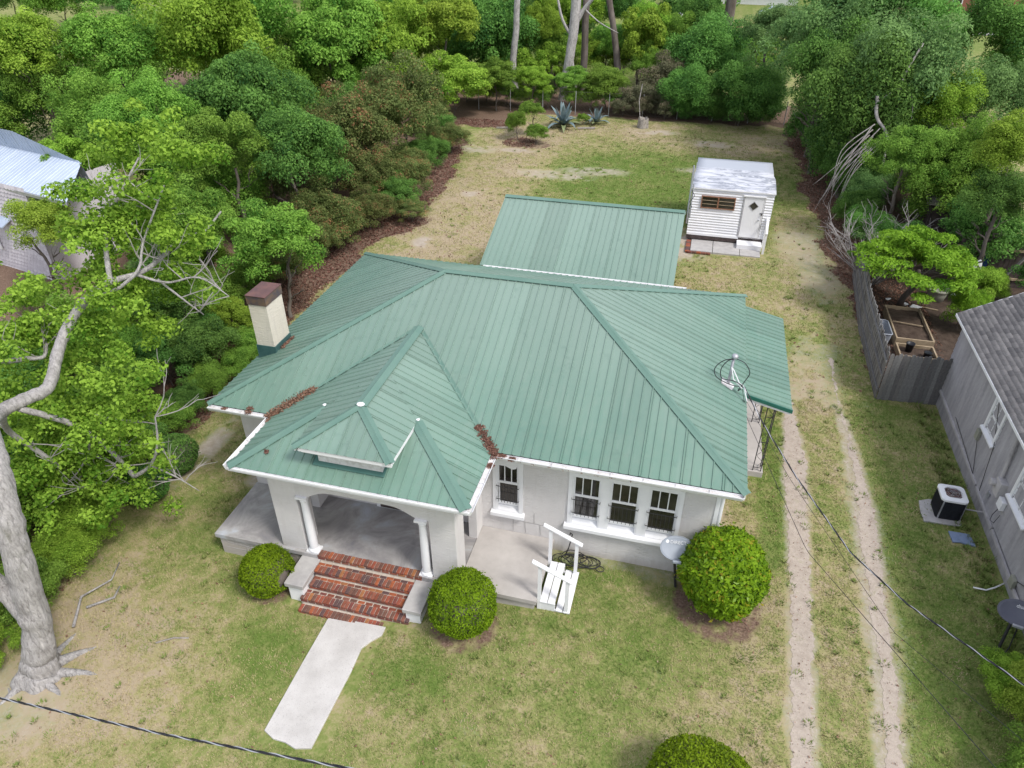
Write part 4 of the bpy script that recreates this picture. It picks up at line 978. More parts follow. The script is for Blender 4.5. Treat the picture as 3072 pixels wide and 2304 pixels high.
# ================================================================= satellite dishes
def text_mesh(body, size):
    cu = bpy.data.curves.new('t', 'FONT'); cu.body = body; cu.size = size; cu.extrude = .0015; cu.align_x = 'CENTER'; cu.resolution_u = 3
    o = bpy.data.objects.new('t', cu); COL.objects.link(o); bpy.context.view_layer.update()
    me_ = bpy.data.meshes.new_from_object(o.evaluated_get(bpy.context.evaluated_depsgraph_get())); bpy.data.objects.remove(o); return me_
def dish(name, label, base, centre, rx, ry, face, mat, txt, tsize, toff, dot=False):
    t = thing(name, label, 'satellite dish', base)
    c = Vector(centre); nf = Vector(face).normalized(); side = Vector((0, 0, 1)).cross(nf).normalized(); upd = nf.cross(side)
    mb = MB(); V = [c-nf*.07]; Fc = []; nr, ns = 7, 40
    for i in range(1, nr+1):
        q = i/nr
        for j in range(ns):
            a = 2*math.pi*j/ns; V.append(c+side*(rx*q*math.cos(a))+upd*(ry*q*math.sin(a))+nf*(.07*(q*q-1)))
    for j in range(ns): Fc.append((0, 1+j, 1+(j+1) % ns))
    for i in range(nr-1):
        for j in range(ns): a = 1+i*ns+j; b = 1+i*ns+(j+1) % ns; Fc.append((a, a+ns, b+ns, b))
    mb.add(V, Fc); o = mb.build('reflector', MT[mat], t, True); s_ = o.modifiers.new('thick', 'SOLIDIFY'); s_.thickness = .012
    mb = MB(); ed = [c+side*(rx*math.cos(2*math.pi*j/ns))+upd*(ry*math.sin(2*math.pi*j/ns)) for j in range(ns+1)]; mb.tube(ed, .008, 5, cap=False); mb.build('rim', MT[mat], t, True)
    b = Vector(base); back = c-nf*.2-upd*ry*.45
    mb = MB(); mb.tube([b-Vector((0, 0, .1)), b+Vector((0, 0, .05)), back-Vector((0, 0, .25)), back], .03, 8); mb.build('pole', MT['iron'], t, True)
    mb = MB(); mb.box(back.x-.05, back.x+.05, back.y-.02, back.y+.06, back.z-.1, back.z+.03); mb.build('bracket', MT['greymetal'], t, bevel=.01)
    lo = c-upd*ry*.98; ar = lo+nf*.18-Vector((0, 0, .02))
    mb = MB(); mb.bar(lo-nf*.1, ar, .04, .03); mb.build('feed_arm', MT['greymetal'], t)
    mb = MB(); mb.bar(ar-side*.09, ar+side*.09, .05, .06); mb.build('receiver_head', MT['dishgrey' if mat == 'dishgrey' else 'greymetal'], t, bevel=.008)
    me_ = text_mesh(txt, tsize); me_.materials.append(MT['white'])
    lo_ = bpy.data.objects.new('lettering', me_); COL.objects.link(lo_)
    pz = c+upd*toff[1]+side*toff[0]-nf*(.07*(1-((toff[0]/rx)**2+(toff[1]/ry)**2))-.03)
    nl = (nf-upd*(.14*toff[1]/ry/ry)).normalized(); ul = nl.cross(side).normalized()*1
    mw = Matrix(((side.x, ul.x, nl.x, pz.x), (side.y, ul.y, nl.y, pz.y), (side.z, ul.z, nl.z, pz.z), (0, 0, 0, 1)))
    lo_.parent = t; lo_.matrix_local = WM[t.name].inverted() @ mw
    if dot:
        mb = MB(); cc_ = pz-side*(dot)+ul*tsize*.35; mb.tube([cc_, cc_+nl*.004], .038, 16); mb.build('round_emblem', MT['white'], t)
    return t
tc_ = (CAM-Vector((-1.13, -.05, 1.88)))
dish('satellite_dish', 'pale grey satellite dish on a dark pole beside the large round shrub', (-1.02, .02, .55), (-1.13, -.08, 1.87), .355, .26, (.05, -.62, .55), 'dishgrey', 'DIRECTV', .1, (.045, .09), .26)
dish('satellite_dish', 'slate blue satellite dish on a leaning pole by the neighbouring grey wall', (5.34, -.16, .5), (5.5, .15, 1.62), .36, .25, (-.15, -.6, .6), 'dishdark', 'dish', .1, (.02, .1))
mb = MB(); mb.tube([(5.4, .0, .62), (5.5, -.1, .63), (5.62, .05, .7), (5.66, .2, 1.1), (5.6, .3, 1.4)], .012, 5); tag(mb.build('dish_cable', MT['wire'], None, True), 'black cable looping from the slate blue dish to the ground', 'cable')

# ================================================================= NEIGHBOUR HOUSE (right)
nb = thing('neighbour_house', 'grey sided neighbouring house with brown grey shingle roof at the right edge', 'house', (8.5, 3, .5))
nx_ = 6.05
mb = MB(); mb.box(nx_+.02, 12, -3, 9.2, 0, 3.62); mb.prism([(nx_+.02, 9.2, 3.62), (12, 9.2, 3.62), (9.0, 9.2, 5.4)], (0, -12.2, 0)); mb.build('core_wall', MT['siding'], nb)
bz = 1.06
for k in range(13):   # lap boards
    z = bz+k*.19; mb = MB(); mb.prism([(nx_-.022, -3, z), (nx_-.004, -3, z+.19), (nx_+.02, -3, z+.19), (nx_+.02, -3, z)], (0, 12.2, 0)); mb.build('siding_board', MT['siding'], nb)
mb = MB(); rg = random.Random(7); ys = np.arange(-3, 9.21, .3)
V = []; 
for i, y in enumerate(ys): V += [(nx_+.03+.02*math.sin(y*3.1), y, .3), (nx_+.06, y, bz-.02)]
mb.add(V, [(2*i, 2*i+2, 2*i+3, 2*i+1) for i in range(len(ys)-1) if not (2.75 < ys[i] < 3.3)]); mb.build('skirting', MT['skirt'], nb)
mb = MB(); mb.box(nx_+.1, nx_+.5, 2.6, 3.7, .3, bz-.02); mb.build('crawl_space_opening', MT['dark'], nb)
for a, b in (((9.2, 1.15), (4.78, 1.05)), ((4.72, 1.03), (3.3, .98)), ((3.25, .98), (1.7, .92)), ((1.65, .9), (-3, .9))):
    mb = MB(); mb.bar((nx_-.03, a[0], a[1]), (nx_-.03, b[0], b[1]), .05, .08); mb.build('base_ledge', MT['skirt'], nb)
def nwin(y0, y1, z0, z1):
    W = MB(); x = nx_-.05
    for a in ((y0, y1, z1-.1, z1), (y0+.0, y0+.1, z0, z1-.1), (y1-.1, y1, z0, z1-.1)): W.box(x, x+.06, a[0], a[1], a[2], a[3])
    W.prism([(x-.05, y0-.05, z0-.05), (x-.05, y1+.05, z0-.05), (x+.06, y1+.05, z0+.0), (x+.06, y0-.05, z0+.0)], (0, 0, .04))
    W = W.build('window', MT['white'], nb)
    S_ = MB(); m = (z0+z1-.1)/2; ya, yb = y0+.1, y1-.1
    for a in ((ya, yb, m-.03, m+.03), (ya, yb, z0+.04, z0+.09), (ya, ya+.04, z0+.04, z1-.1), (yb-.04, yb, z0+.04, z1-.1), ((ya+yb)/2-.012, (ya+yb)/2+.012, z0, z1-.1)): S_.box(x+.03, x+.055, *a)
    S_.build('sash', MT['white'], W); p = MB(); p.box(x+.045, x+.05, ya, yb, z0+.04, z1-.1); p.build('pane', MT['glass'], W)
nwin(4.85, 5.68, 2.25, 3.25); nwin(2.2, 3.26, 2.08, 3.2); nwin(-1.2, -.3, 2.0, 3.1)
# shingle roof with laid courses
ex, ez, sl = 5.8, 3.5, .6
Rr0 = MB(); Rr0.prism([(ex, -3.2, ez), (ex, 9.3, ez+.03), (9.2, 9.3, ez+sl*3.4), (9.2, -3.2, ez+sl*3.4)], (0, 0, -.05)); Rr0.prism([(12.6, -3.2, ez), (12.6, 9.3, ez), (9.2, 9.3, ez+sl*3.4), (9.2, -3.2, ez+sl*3.4)], (0, 0, -.05)); Rr0.build('roof_deck', MT['shingle'], nb)
V = []; Fq = []; cosv = 1/math.hypot(1, sl); ux, uz = cosv, sl*cosv; L = 3.4/cosv; e = .125; tb = .245; rg = np.random.RandomState(4)
c = 0; s0 = 0
while s0 < L:
    off = (c % 2)*tb/2+rg.uniform(0, .03); y = -3.2-off
    while y < 9.3:
        ya, yb = max(y+.007, -3.2), min(y+tb-.007, 9.3)
        if yb-ya > .02:
            h = .010+rg.uniform(0, .006); k = len(V); s1 = min(s0+e+.01, L)
            ln = s0-rg.uniform(0, .008)
            for s_, hh in ((ln, h), (s1, .004)):
                for yy in (ya, yb): V.append((ex+ux*s_-uz*hh, yy, ez+uz*s_+ux*hh+.03*(yy+3.2)/12.5))
            for yy in (ya, yb): V.append((ex+ux*ln, yy, ez+uz*ln+.03*(yy+3.2)/12.5))
            Fq += [(k, k+1, k+3, k+2), (k+4, k+5, k+1, k)]
        y += tb
    s0 += e; c += 1
o = link('shingles', fast_mesh('shingles', V, Fq, [MT['shingle']]), nb); o['kind'] = 'stuff'
mb = MB(); mb.bar((ex-.01, -3.2, ez-.04), (ex-.01, 9.3, ez-.01), .03, .07); mb.bar((ex, 9.31, ez-.02), (9.2, 9.31, ez+sl*3.4-.02), .03, .07); mb.build('drip_edge', MT['white'], nb)
mb = MB(); mb.tube([(nx_-.08, 3.95, 3.4), (nx_-.08, 3.78, 2.1)], .04, 8); MS2 = mb.build('meter_conduit', MT['skirt'], nb)
mb = MB(); mb.box(nx_-.16, nx_, 3.5, 3.82, 1.75, 2.15); mb.tube([(nx_-.16, 3.8, 1.98), (nx_-.27, 3.8, 1.98)], .09, 12); mb.build('electric_meter', MT['skirt'], nb, bevel=.01)
mb = MB(); mb.box(nx_-.12, nx_-.02, 3.2, 3.45, 1.62, 1.86); mb.build('junction_box', MT['white'], nb, bevel=.01)
mb = MB(); mb.box(nx_-.1, nx_-.02, 5.62, 5.8, 1.82, 2.1); mb.build('outlet_box', MT['pot'], nb, bevel=.01)
mb = MB(); mb.box(nx_-.1, nx_-.02, 1.5, 1.72, .9, 1.15); mb.build('spigot_box', MT['pot'], nb, bevel=.01)
mb = MB(); mb.box(nx_-.05, nx_-.02, 4.0, 4.12, 1.3, 1.45); mb.build('vent', MT['greymetal'], nb)
mb = MB()
mb.tube([(nx_-.06, 3.35, 1.6), (nx_-.09, 3.42, 1.3), (nx_-.09, 3.4, 1.15), (nx_-.07, 3.25, 1.2), (nx_-.05, 3.2, 1.5)], .008, 4)
mb.tube([(nx_-.03, 5.7, 3.4), (nx_-.04, 4.8, 2.3), (nx_-.04, 4.5, 1.1)], .007, 4); mb.tube([(nx_-.04, 5.7, 1.85), (nx_-.04, 5.2, 1.2), (nx_-.04, 5.15, 1.12), (nx_-.04, 7.3, 1.35)], .007, 4); mb.tube([(nx_-.04, 1.6, 1.1), (nx_-.05, .6, 1.7), (nx_-.05, -.4, 1.9)], .008, 4)
mb.build('wall_cable', MT['wire'], nb)
# AC unit
ac = thing('air_conditioner', 'black air conditioning condenser with white top grille on a small concrete pad', 'air conditioner', (5.27, 4.05, .6))
def rrect(x0, x1, y0, y1, r_, z, n=5):
    out = []
    for cx, cy, a0 in ((x1-r_, y1-r_, 0), (x0+r_, y1-r_, 90), (x0+r_, y0+r_, 180), (x1-r_, y0+r_, 270)):
        for k in range(n+1): a = R(a0+90*k/n); out.append((cx+r_*math.cos(a), cy+r_*math.sin(a), z))
    return out
ax0, ax1, ay0, ay1 = 5.0, 5.56, 3.76, 4.34
mb = MB(); mb.prism(rrect(ax0, ax1, ay0, ay1, .09, .64), (0, 0, .6)); mb.build('louvred_case', MT['black'], ac)
mb = MB()
for k in range(14): 
    q = rrect(ax0-.006, ax1+.006, ay0-.006, ay1+.006, .09, .68+k*.042); mb.tube(q+[q[0]], .006, 4, cap=False)
mb.build('coil_guard', MT['black'], ac)
mb = MB(); a_ = rrect(ax0-.02, ax1+.02, ay0-.02, ay1+.02, .11, 1.25); cx_, cy_ = (ax0+ax1)/2, (ay0+ay1)/2
inn = [(cx_+.215*math.cos(math.atan2(p[1]-cy_, p[0]-cx_)), cy_+.215*math.sin(math.atan2(p[1]-cy_, p[0]-cx_)), 1.27) for p in a_]
k = len(a_); mb.add([(p[0], p[1], 1.2) for p in a_]+a_+inn+[(p[0], p[1], 1.12) for p in inn], [(i, (i+1) % k, k+(i+1) % k, k+i) for i in range(k)]+[(k+i, k+(i+1) % k, 2*k+(i+1) % k, 2*k+i) for i in range(k)]+[(2*k+i, 2*k+(i+1) % k, 3*k+(i+1) % k, 3*k+i) for i in range(k)])
mb.build('top_cover', MT['white'], ac)
mb = MB(); mb.lathe((cx_, cy_, 1.241), [(.2, 0), (.2, .003)], 24); mb.build('fan_well', MT['rust'], ac)
mb = MB()
for k in range(3):
    a = k*2.09; mb.add([(cx_+.05*math.cos(a), cy_+.05*math.sin(a), 1.262), (cx_+.19*math.cos(a-.3), cy_+.19*math.sin(a-.3), 1.25), (cx_+.19*math.cos(a+.45), cy_+.19*math.sin(a+.45), 1.275), (cx_+.05*math.cos(a+.8), cy_+.05*math.sin(a+.8), 1.265)], [(0, 1, 2, 3)])
mb.lathe((cx_, cy_, 1.25), [(.06, 0), (.06, .03), (.02, .035)], 12); mb.build('fan', MT['rustband'], ac)
mb = MB()
for r_ in (.07, .13, .19): mb.tube([(cx_+r_*math.cos(t*.314), cy_+r_*math.sin(t*.314), 1.285) for t in range(21)], .003, 4, cap=False)
for k in range(6): a = k*1.047; mb.tube([(cx_, cy_, 1.287), (cx_+.215*math.cos(a), cy_+.215*math.sin(a), 1.28)], .003, 4)
mb.build('fan_grille', MT['greymetal'], ac)
for cx9, cy9, w9 in ((ax0+.05, ay0+.01, .03), (ax1, ay0+.05, .02)): mb = MB(); mb.bar((cx9, cy9, .64), (cx9, cy9, 1.2), w9, w9); mb.build('corner_trim', MT['greymetal'], ac)
mb = MB(); mb.tube([(5.56, 4.1, .8), (5.75, 4.1, .78), (6.05, 3.95, .9)], .018, 6); mb.build('coolant_line', MT['skirt'], ac)
mb = MB(); mb.prism([(4.74, 4.33, .5), (4.70, 3.95, .5), (4.72, 3.58, .5), (5.58, 3.6, .5), (5.62, 4.4, .5), (5.0, 4.45, .5)][::-1], (0, 0, .14)); o = mb.build('concrete_pad', MT['cap'], None, bevel=.01); tag(o, 'broken edged concrete pad under the black air conditioner', 'slab')
mb = MB(); mb.prism([(5.22, 3.36, .61), (5.24, 3.0, .61), (5.4, 3.03, .61), (5.73, 2.97, .61), (5.68, 3.36, .61)][::-1], (0, 0, .03)); tag(mb.build('metal_sheet', MT['bluepanel']), 'pale blue rectangular sheet lying on the grass below the air conditioner', 'panel')
mb = MB(); mb.tube([(5.35, 1.62, .64), (5.6, 1.6, .65), (5.8, 1.7, .68), (6.0, 1.85, .7)], .018, 6); tag(mb.build('drain_pipe', MT['white'], None, True), 'short white pipe in the grass against the neighbouring skirting', 'pipe')

# ================================================================= FENCE and enclosed garden (right)
fn = thing('picket_fence', 'weathered grey wooden privacy fence around the garden by the driveway', 'fence', (4.4, 9, .6))
def pk(h, w_, lean): 
    mb = MB(); mb.prism([(-w_/2, 0, 0), (w_/2, 0, 0), (w_/2, 0, h-.04), (w_/2-.025, 0, h), (-w_/2+.025, 0, h), (-w_/2, 0, h-.04)], (0, .018, 0)); return mb.mesh('picket', MT['picket'])
PK = [pk(1.62, .115, 0), pk(1.60, .12, 0), pk(1.645, .112, 0)]
rg = random.Random(9)
def run(a, b, n):
    a, b = Vector(a), Vector(b); ang = math.atan2(b.y-a.y, b.x-a.x)
    for k in range(n):
        p = a.lerp(b, (k+.5)/n); place('picket', PK[k % 3], fn, (p.x, p.y, float(gz(p.x, p.y))+rg.uniform(-.02, .03)), (rg.uniform(-.012, .012), rg.uniform(-.006, .006), ang+rg.uniform(-.01, .01)), (b.copy()-a).length and (((b-a).length/n)/.1165, 1, 1))
    for z in (.35, .85, 1.35):
        mb = MB(); o_ = Vector((-math.sin(ang), math.cos(ang), 0))*.045; mb.bar(a+o_+Vector((0, 0, z+.6)), b+o_+Vector((0, 0, z+.6)), .04, .08); mb.build('rail', MT['picket'], fn)
run((4.36, 8.82, 0), (6.05, 8.95, 0), 15); run((4.34, 8.84, 0), (4.42, 13.2, 0), 38); run((4.42, 13.2, 0), (4.75, 17.9, 0), 40)
sb = link('garden_soil', fast_mesh('garden_soil', [(4.48, 9.0, .635), (11, 9.25, .635), (12, 22, .635), (5.0, 18, .635)], [(0, 1, 2, 3)], [MT['soil']])); tag(sb, kind='structure')
def bed(name, label, x0, x1, y0, y1, z1):
    t = thing(name, label, 'raised bed', ((x0+x1)/2, (y0+y1)/2, .6))
    for a in ((x0, x1, y0, y0+.05), (x0, x1, y1-.05, y1), (x0, x0+.05, y0+.05, y1-.05), (x1-.05, x1, y0+.05, y1-.05)):
        mb = MB(); mb.box(a[0], a[1], a[2], a[3], .6, z1); mb.build('plank', MT['timber'], t, bevel=.006)
    mb = MB(); V = []; nx2 = 12
    for j in range(nx2+1):
        for i in range(nx2+1): V.append((x0+.05+(x1-x0-.1)*i/nx2, y0+.05+(y1-y0-.1)*j/nx2, z1-.12+.05*noise.noise(Vector((i*.9, j*.9, x0)))))
    mb.add(V, [(j*13+i, j*13+i+1, (j+1)*13+i+1, (j+1)*13+i) for j in range(12) for i in range(12)]); mb.build('soil', MT['soil'], t, True)
    return t
b1_ = bed('raised_bed', 'large timber raised bed of dark soil inside the fence', 5.4, 6.6, 12.3, 14.75, .97)
mb = MB(); mb.bar((5.5, 13.6, .92), (6.45, 13.45, .92), .03, .03); tag(mb.build('garden_stick', MT['timber']), 'pale stick lying across the soil of the large raised bed', 'stick')
bed('raised_bed', 'small timber raised bed behind the front pickets of the fence', 5.38, 6.55, 11.3, 12.15, .87)
mb = MB(); mb.lathe((5.75, 11.85, .75), [(.1, 0), (.135, .3), (.145, .31), (.12, .3), (.1, .25)], 16); tag(mb.build('plant_pot', MT['black'], None, True), 'black plastic nursery pot standing in the small raised bed', 'pot')
mb = MB(); mb.lathe((6.25, 11.55, .75), [(.1, 0), (.12, .2), (.13, .21), (.11, .2)], 16); tag(mb.build('plant_pot', MT['black'], None, True), 'low black pot at the right of the small raised bed', 'pot')
mb = MB(); mb.lathe((7.5, 16.4, .6), [(.28, 0), (.34, .3), (.36, .42), (.39, .44), (.39, .5), (.34, .5), (.32, .42), (.3, .35)], 24); tag(mb.build('planter', MT['pot'], None, True), 'round grey stone planter on the soil beyond the raised bed', 'planter')
mb = MB(); q = rrect(4.95, 5.25, 12.4, 13.35, .08, .62); qi = rrect(4.92, 5.28, 12.35, 13.4, .09, 1.02); k = len(q); mb.add(q+qi, [(i, (i+1) % k, k+(i+1) % k, k+i) for i in range(k)]+[tuple(range(k))[::-1]]); mb.tube(qi+[qi[0]], .02, 6, 0, False); tag(mb.build('plastic_tub', MT['dishgrey']), 'grey plastic tub squeezed between the fence and the raised bed', 'tub')
for (a, b, c, lab) in ((6.6, 15.4, .2, 'crumpled white plastic scrap beside the yellow stick behind the raised bed'), (6.35, 15.6, .14, 'blue and white torn bag on the soil behind the raised bed'), (5.75, 15.9, .12, 'white scrap of litter at the foot of the lime green tree')):
    mb = MB(); V = [(a+c*math.cos(t*.9)*rg.uniform(.5, 1.4), b+c*math.sin(t*.9)*rg.uniform(.5, 1.2), .65+rg.uniform(0, .07)) for t in range(7)]; mb.add([(a, b, .7)]+V, [(0, i+1, (i+1) % 7+1) for i in range(7)]); tag(mb.build('litter_scrap', MT['white']), lab, 'litter')
mb = MB(); mb.bar((6.85, 15.55, .66), (7.4, 15.4, .66), .05, .03); tag(mb.build('garden_stick', MT['timber']), 'yellow stick on the soil next to the white plastic scraps', 'stick')
# leaning white board and dark fence further back
mb = MB(); mb.prism([(8.15, 16.9, .65), (8.62, 17.1, .65), (8.85, 17.2, 1.7), (8.75, 17.1, 2.1), (8.55, 17.05, 1.95), (8.45, 17.05, 1.6)], (.05, -.1, .03)); o = mb.build('draped_tarp', MT['white']); tag(o, 'white draped sheet leaning between the lime tree and the vine bush', 'tarp')
df = thing('board_fence', 'dark brown board fence under the trees behind the garden', 'fence', (10, 18.5, .6))
for k in range(26):
    x = 8.3+k*.17; mb = MB(); mb.box(x, x+.155, 18.2, 18.23, .5, 2.45+rg.uniform(-.04, .04)); mb.build('board', MT['darkwood'], df)
for z in (1.0, 2.15): mb = MB(); mb.bar((8.2, 18.17, z), (12.8, 18.17, z), .05, .09); mb.build('rail', MT['timber'], df)
mb = MB(); mb.prism([(9.1, 18.1, 1.3), (9.4, 18.1, 1.2), (9.45, 18.1, 2.3), (9.12, 18.1, 2.3)], (0, .03, 0)); tag(mb.build('hanging_cloth', MT['blueplastic']), 'dark blue cloth hung over the dark board fence', 'cloth')
mb = MB(); mb.bar((9.8, 17.6, 1.0), (10.7, 18.0, 2.3), .1, .05); tag(mb.build('leaning_plank', MT['picket']), 'grey plank leaning against the dark board fence', 'plank')
# ================================================================= WIRES
def wire(label, pts, sag, r_, mats, wrap=False, n=60):
    P = [Vector(p) for p in pts]; out = []
    L = [0]
    for i in range(len(P)-1): L.append(L[-1]+(P[i+1]-P[i]).length)
    for k in range(n+1):
        s_ = L[-1]*k/n; i = min(next((j for j in range(len(P)-1) if L[j+1] >= s_-1e-6), len(P)-2), len(P)-2)
        t = (s_-L[i])/(L[i+1]-L[i]); p = P[i].lerp(P[i+1], t); q = k/n; p.z -= sag*4*q*(1-q); out.append(p)
    if wrap:
        t_ = thing('overhead_cable', label, 'cable', tuple(out[0])); N = n*3
        for s in range(3):
            pp = []
            for k in range(N+1):
                a = k/N*n; i = min(int(a), n-1); p = out[i].lerp(out[i+1], a-i); ang = k*.42+s*2.09; d = (out[i+1]-out[i]).normalized(); u = d.orthogonal().normalized(); v_ = d.cross(u); pp.append(p+u*(math.cos(ang)*r_*.75)+v_*(math.sin(ang)*r_*.75))
            mb = MB(); mb.tube(pp, r_*.62, 5); mb.build('strand', mats[s], t_, True)
    else:
        mb = MB(); mb.tube(out, r_, 5); tag(mb.build('overhead_wire', mats[0], None, True), label, 'wire')
wire('thick twisted black and silver cable running from the roof mast to the lower right', [(-.12, 3.32, 3.95), (.42, 2.7, 3.06+.32), (1.15, 1.62, 2.92), (2.13, -.03, 2.58+.02), (2.95, -1.15, 2.66), (4.08, -3.0, 3.36), (5.4, -5.2, 4.3)], 0, .0135, [MT['wire'], MT['wire'], MT['alum']], True, 90)
wire('thin black wire running down across the left wheel track', [(-.15, 3.3, 3.9), (.06, 3.0, 3.3), (1.3, -.2, 2.6), (2.93, -5.0, 4.09), (4, -8, 5.2)], 0, .006, [MT['wire']])
wire('thinner black wire between the two wheel tracks and the thick cable', [(-.05, 3.2, 3.7), (1.0, 1.6, 2.9), (2.6, -1.9, 2.7), (4.1, -5.0, 3.9), (5, -7, 4.7)], 0, .0045, [MT['wire']])
P0 = Vector((-12.0, -6.9, 5.6))
wire('black twisted cable crossing the bottom left corner of the lawn', [(-10.9, -7.55, 4.35), (-9.83, -7.6, 4.46), (-6.93, -7.8, 5.22), (-4.36, -8.0, 6.08), (-3.0, -8.15, 6.6)], 0, .012, [MT['wire'], MT['wire'], MT['alum']], True, 80)
#PART2
# ================================================================= TREES AND SHRUBS
def T(label, x, y, zc, r, kind, mat, rz):
    if r > 1.6 and 'low' not in label: r *= 1.14; rz *= 1.12; zc -= .15
    name = 'shrub' if ('shrub' in label or 'bush' in label) and 'tree' not in label else ('vine_mound' if 'vine' in label and 'tree' not in label and 'bush' not in label else 'tree')
    if kind == 'open': r *= 1.1
    return tree(name, label, {'shrub': 'shrub', 'tree': 'tree', 'vine_mound': 'vine'}[name], x, y, zc, r, kind, mat, rz)
T('fresh green tufted tree above the chimney, left of the roof', -16.00, 9.50, 3.05, 1.92, 'tuft', 'mid', 0.90)
T('bright green bushy tree directly left of the chimney', -16.55, 7.10, 1.37, 1.10, 'tuft', 'bright', 1.00)
T('dull olive shrub between the chimney tree and the leaf litter strip', -17.52, 15.50, 1.77, 1.80, 'fine', 'olive', 0.90)
T('large olive and bronze shrub tree at the left of the back yard', -18.84, 22.00, 3.31, 2.72, 'fine', 'olive', 1.00)
T('rounded olive shrub tree nearest the reddish leaf litter of the back yard', -17.84, 26.00, 3.66, 2.79, 'fine', 'olive', 1.00)
T('lower olive shrub below the large bronze one', -17.03, 19.85, 2.04, 1.99, 'fine', 'olive', 1.00)
T('small rusty olive bush at the edge of the bare yard soil', -14.61, 18.89, 1.12, 1.09, 'fine', 'olive', 0.70)
T('small olive bush where the yard edge bends towards the agaves', -16.39, 29.89, 1.38, 1.39, 'fine', 'olive', 0.80)
T('mid green tree behind the pale branches of the front left tree', -19.42, 10.00, 3.46, 1.71, 'broad', 'mid', 1.00)
T('dark green tree in the shade left of the chimney', -17.71, 6.00, 2.65, 1.42, 'broad', 'dark', 1.00)
T('dark evergreen shrub over the leaf litter left of the bungalow', -16.55, 5.32, 1.48, 1.25, 'broad', 'dark', 1.00)
T('yellow green rounded tree at the upper left corner', -36.44, 22.00, 6.40, 3.00, 'broad', 'yellow', 0.90)
T('mid green tree right of the yellow green corner tree', -33.96, 24.00, 5.94, 3.25, 'broad', 'mid', 1.00)
T('loose mid green tree above the pale branches', -25.17, 16.00, 5.25, 2.26, 'fine', 'mid', 1.00)
T('tall bright green tree in the upper left wood', -28.89, 26.00, 6.30, 3.42, 'broad', 'bright', 1.00)
T('tall mid green tree at the top of the left wood', -29.02, 32.00, 6.39, 3.67, 'broad', 'mid', 1.00)
T('dark green tree in the middle of the left wood', -22.41, 20.00, 5.10, 2.70, 'broad', 'dark', 1.00)
T('dark green tree touching the olive shrubs on their left', -18.46, 16.00, 4.15, 2.09, 'broad', 'dark', 1.00)
T('tufted mid green tree between dark wood and pale branches', -20.60, 14.00, 4.57, 1.99, 'tuft', 'mid', 1.00)
T('mid green tree beyond the neighbouring blue roof', -30.30, 18.00, 4.45, 2.48, 'fine', 'mid', 1.00)
T('leafy tree just above the pale blue metal roof', -36.5, 22.0, 4.7, 2.1, 'broad', 'mid', 1.00)
T('thin bright green tree in front of the pale blue metal roof', -27.27, 13.00, 4.17, 1.30, 'open', 'bright', 1.00)
T('yellow green creeper covered tree at the corner of the scalloped wall', -25.6, 9.2, 2.9, 1.45, 'broad', 'yellow', 1.00)
T('mid green bush before the scalloped shingle wall', -25.20, 7.49, .9, 0.95, 'fine', 'mid', 1.00)
T('green understory tree at the left edge below the scalloped wall', -21.78, 3.45, 1.43, 1.47, 'broad', 'mid', 0.80)
T('bright green understory tree under the big pale limb', -19.40, 3.09, 1.36, 1.34, 'broad', 'bright', 0.80)
T('green understory tree between the big pale limb and the chimney', -18.81, 4.23, 1.43, 1.31, 'broad', 'mid', 0.90)
T('tufted green tree left of the back fence wood', -25.53, 34.00, 5.17, 3.97, 'tuft', 'mid', 1.00)
T('tufted bright tree behind the olive shrubs', -23.15, 38.00, 4.34, 3.89, 'tuft', 'bright', 1.00)
T('yellow green cloud-shaped tree above the back left corner', -21.16, 42.00, 5.59, 3.68, 'tuft', 'yellow', 1.00)
T('yellow green layered tree leaning over the back corner of the yard', -19.09, 38.00, 2.47, 3.19, 'tuft', 'yellow', 0.90)
T('dark green tree with a bare grey trunk behind the back fence', -19.16, 48.00, 3.88, 3.46, 'broad', 'dark', 1.10)
T('low green tree over the agaves', -16.6, 40.5, 2.5, 2.21, 'tuft', 'mid', 0.90)
T('low bright green tree just behind the larger agave', -14.2, 41.2, 2.4, 1.83, 'tuft', 'bright', 0.80)
T('mid green tree at the top edge left of the brick house glimpse', -22.68, 52.00, 5.60, 3.86, 'broad', 'mid', 1.00)
T('open bright green tree behind the tall twin grey trunks', -15.86, 55.00, 4.05, 3.75, 'open', 'bright', 1.10)
T('sparse bright green tree between the bare trunk and the leaning trunk', -14.57, 46.00, 2.09, 2.18, 'open', 'bright', 1.00)
T('low green mass right of the larger agave', -11.6, 42.6, 2.3, 1.95, 'tuft', 'mid', 0.70)
T('low green mass behind the smaller agave', -9.0, 42.6, 2.3, 2.07, 'broad', 'mid', 0.70)
T('yellow green sparse tree beside the leaning grey trunk', -10.24, 50.00, 2.58, 2.05, 'open', 'yellow', 1.00)
T('vine draped bright green tree right of the twin trunks', -7.33, 47.00, 4.16, 2.29, 'open', 'bright', 1.30)
T('brownish vine tangle draped over the back fence', -4.96, 43.48, 2.25, 2.27, 'vine', 'vine', 1.00)
T('dry vine mound hanging behind the stump', -6.3, 41.6, 1.8, 1.78, 'vine', 'vine', 0.70)
T('dark open tree before the far blue white roof', -4.31, 62.00, 4.63, 3.70, 'open', 'dark', 1.00)
T('big dark green shrub at the back of the yard', -2.13, 45.67, 3.05, 3.34, 'dense', 'dark', 1.00)
T('dark green shrub at the right back corner of the lawn', 0.09, 40.36, 2.27, 2.55, 'dense', 'dark', 0.90)
T('dark leafy bush behind the stump, right of the vines', -3.3, 41.4, 2.2, 2.04, 'dense', 'dark', 0.90)
T('grey green feathery tree before the far meadow', 1.96, 44.50, 2.25, 1.81, 'fine', 'blue', 1.10)
T('grey green drooping tree beside the meadow gap', 1.77, 42.00, 5.83, 2.33, 'fine', 'blue', 1.00)
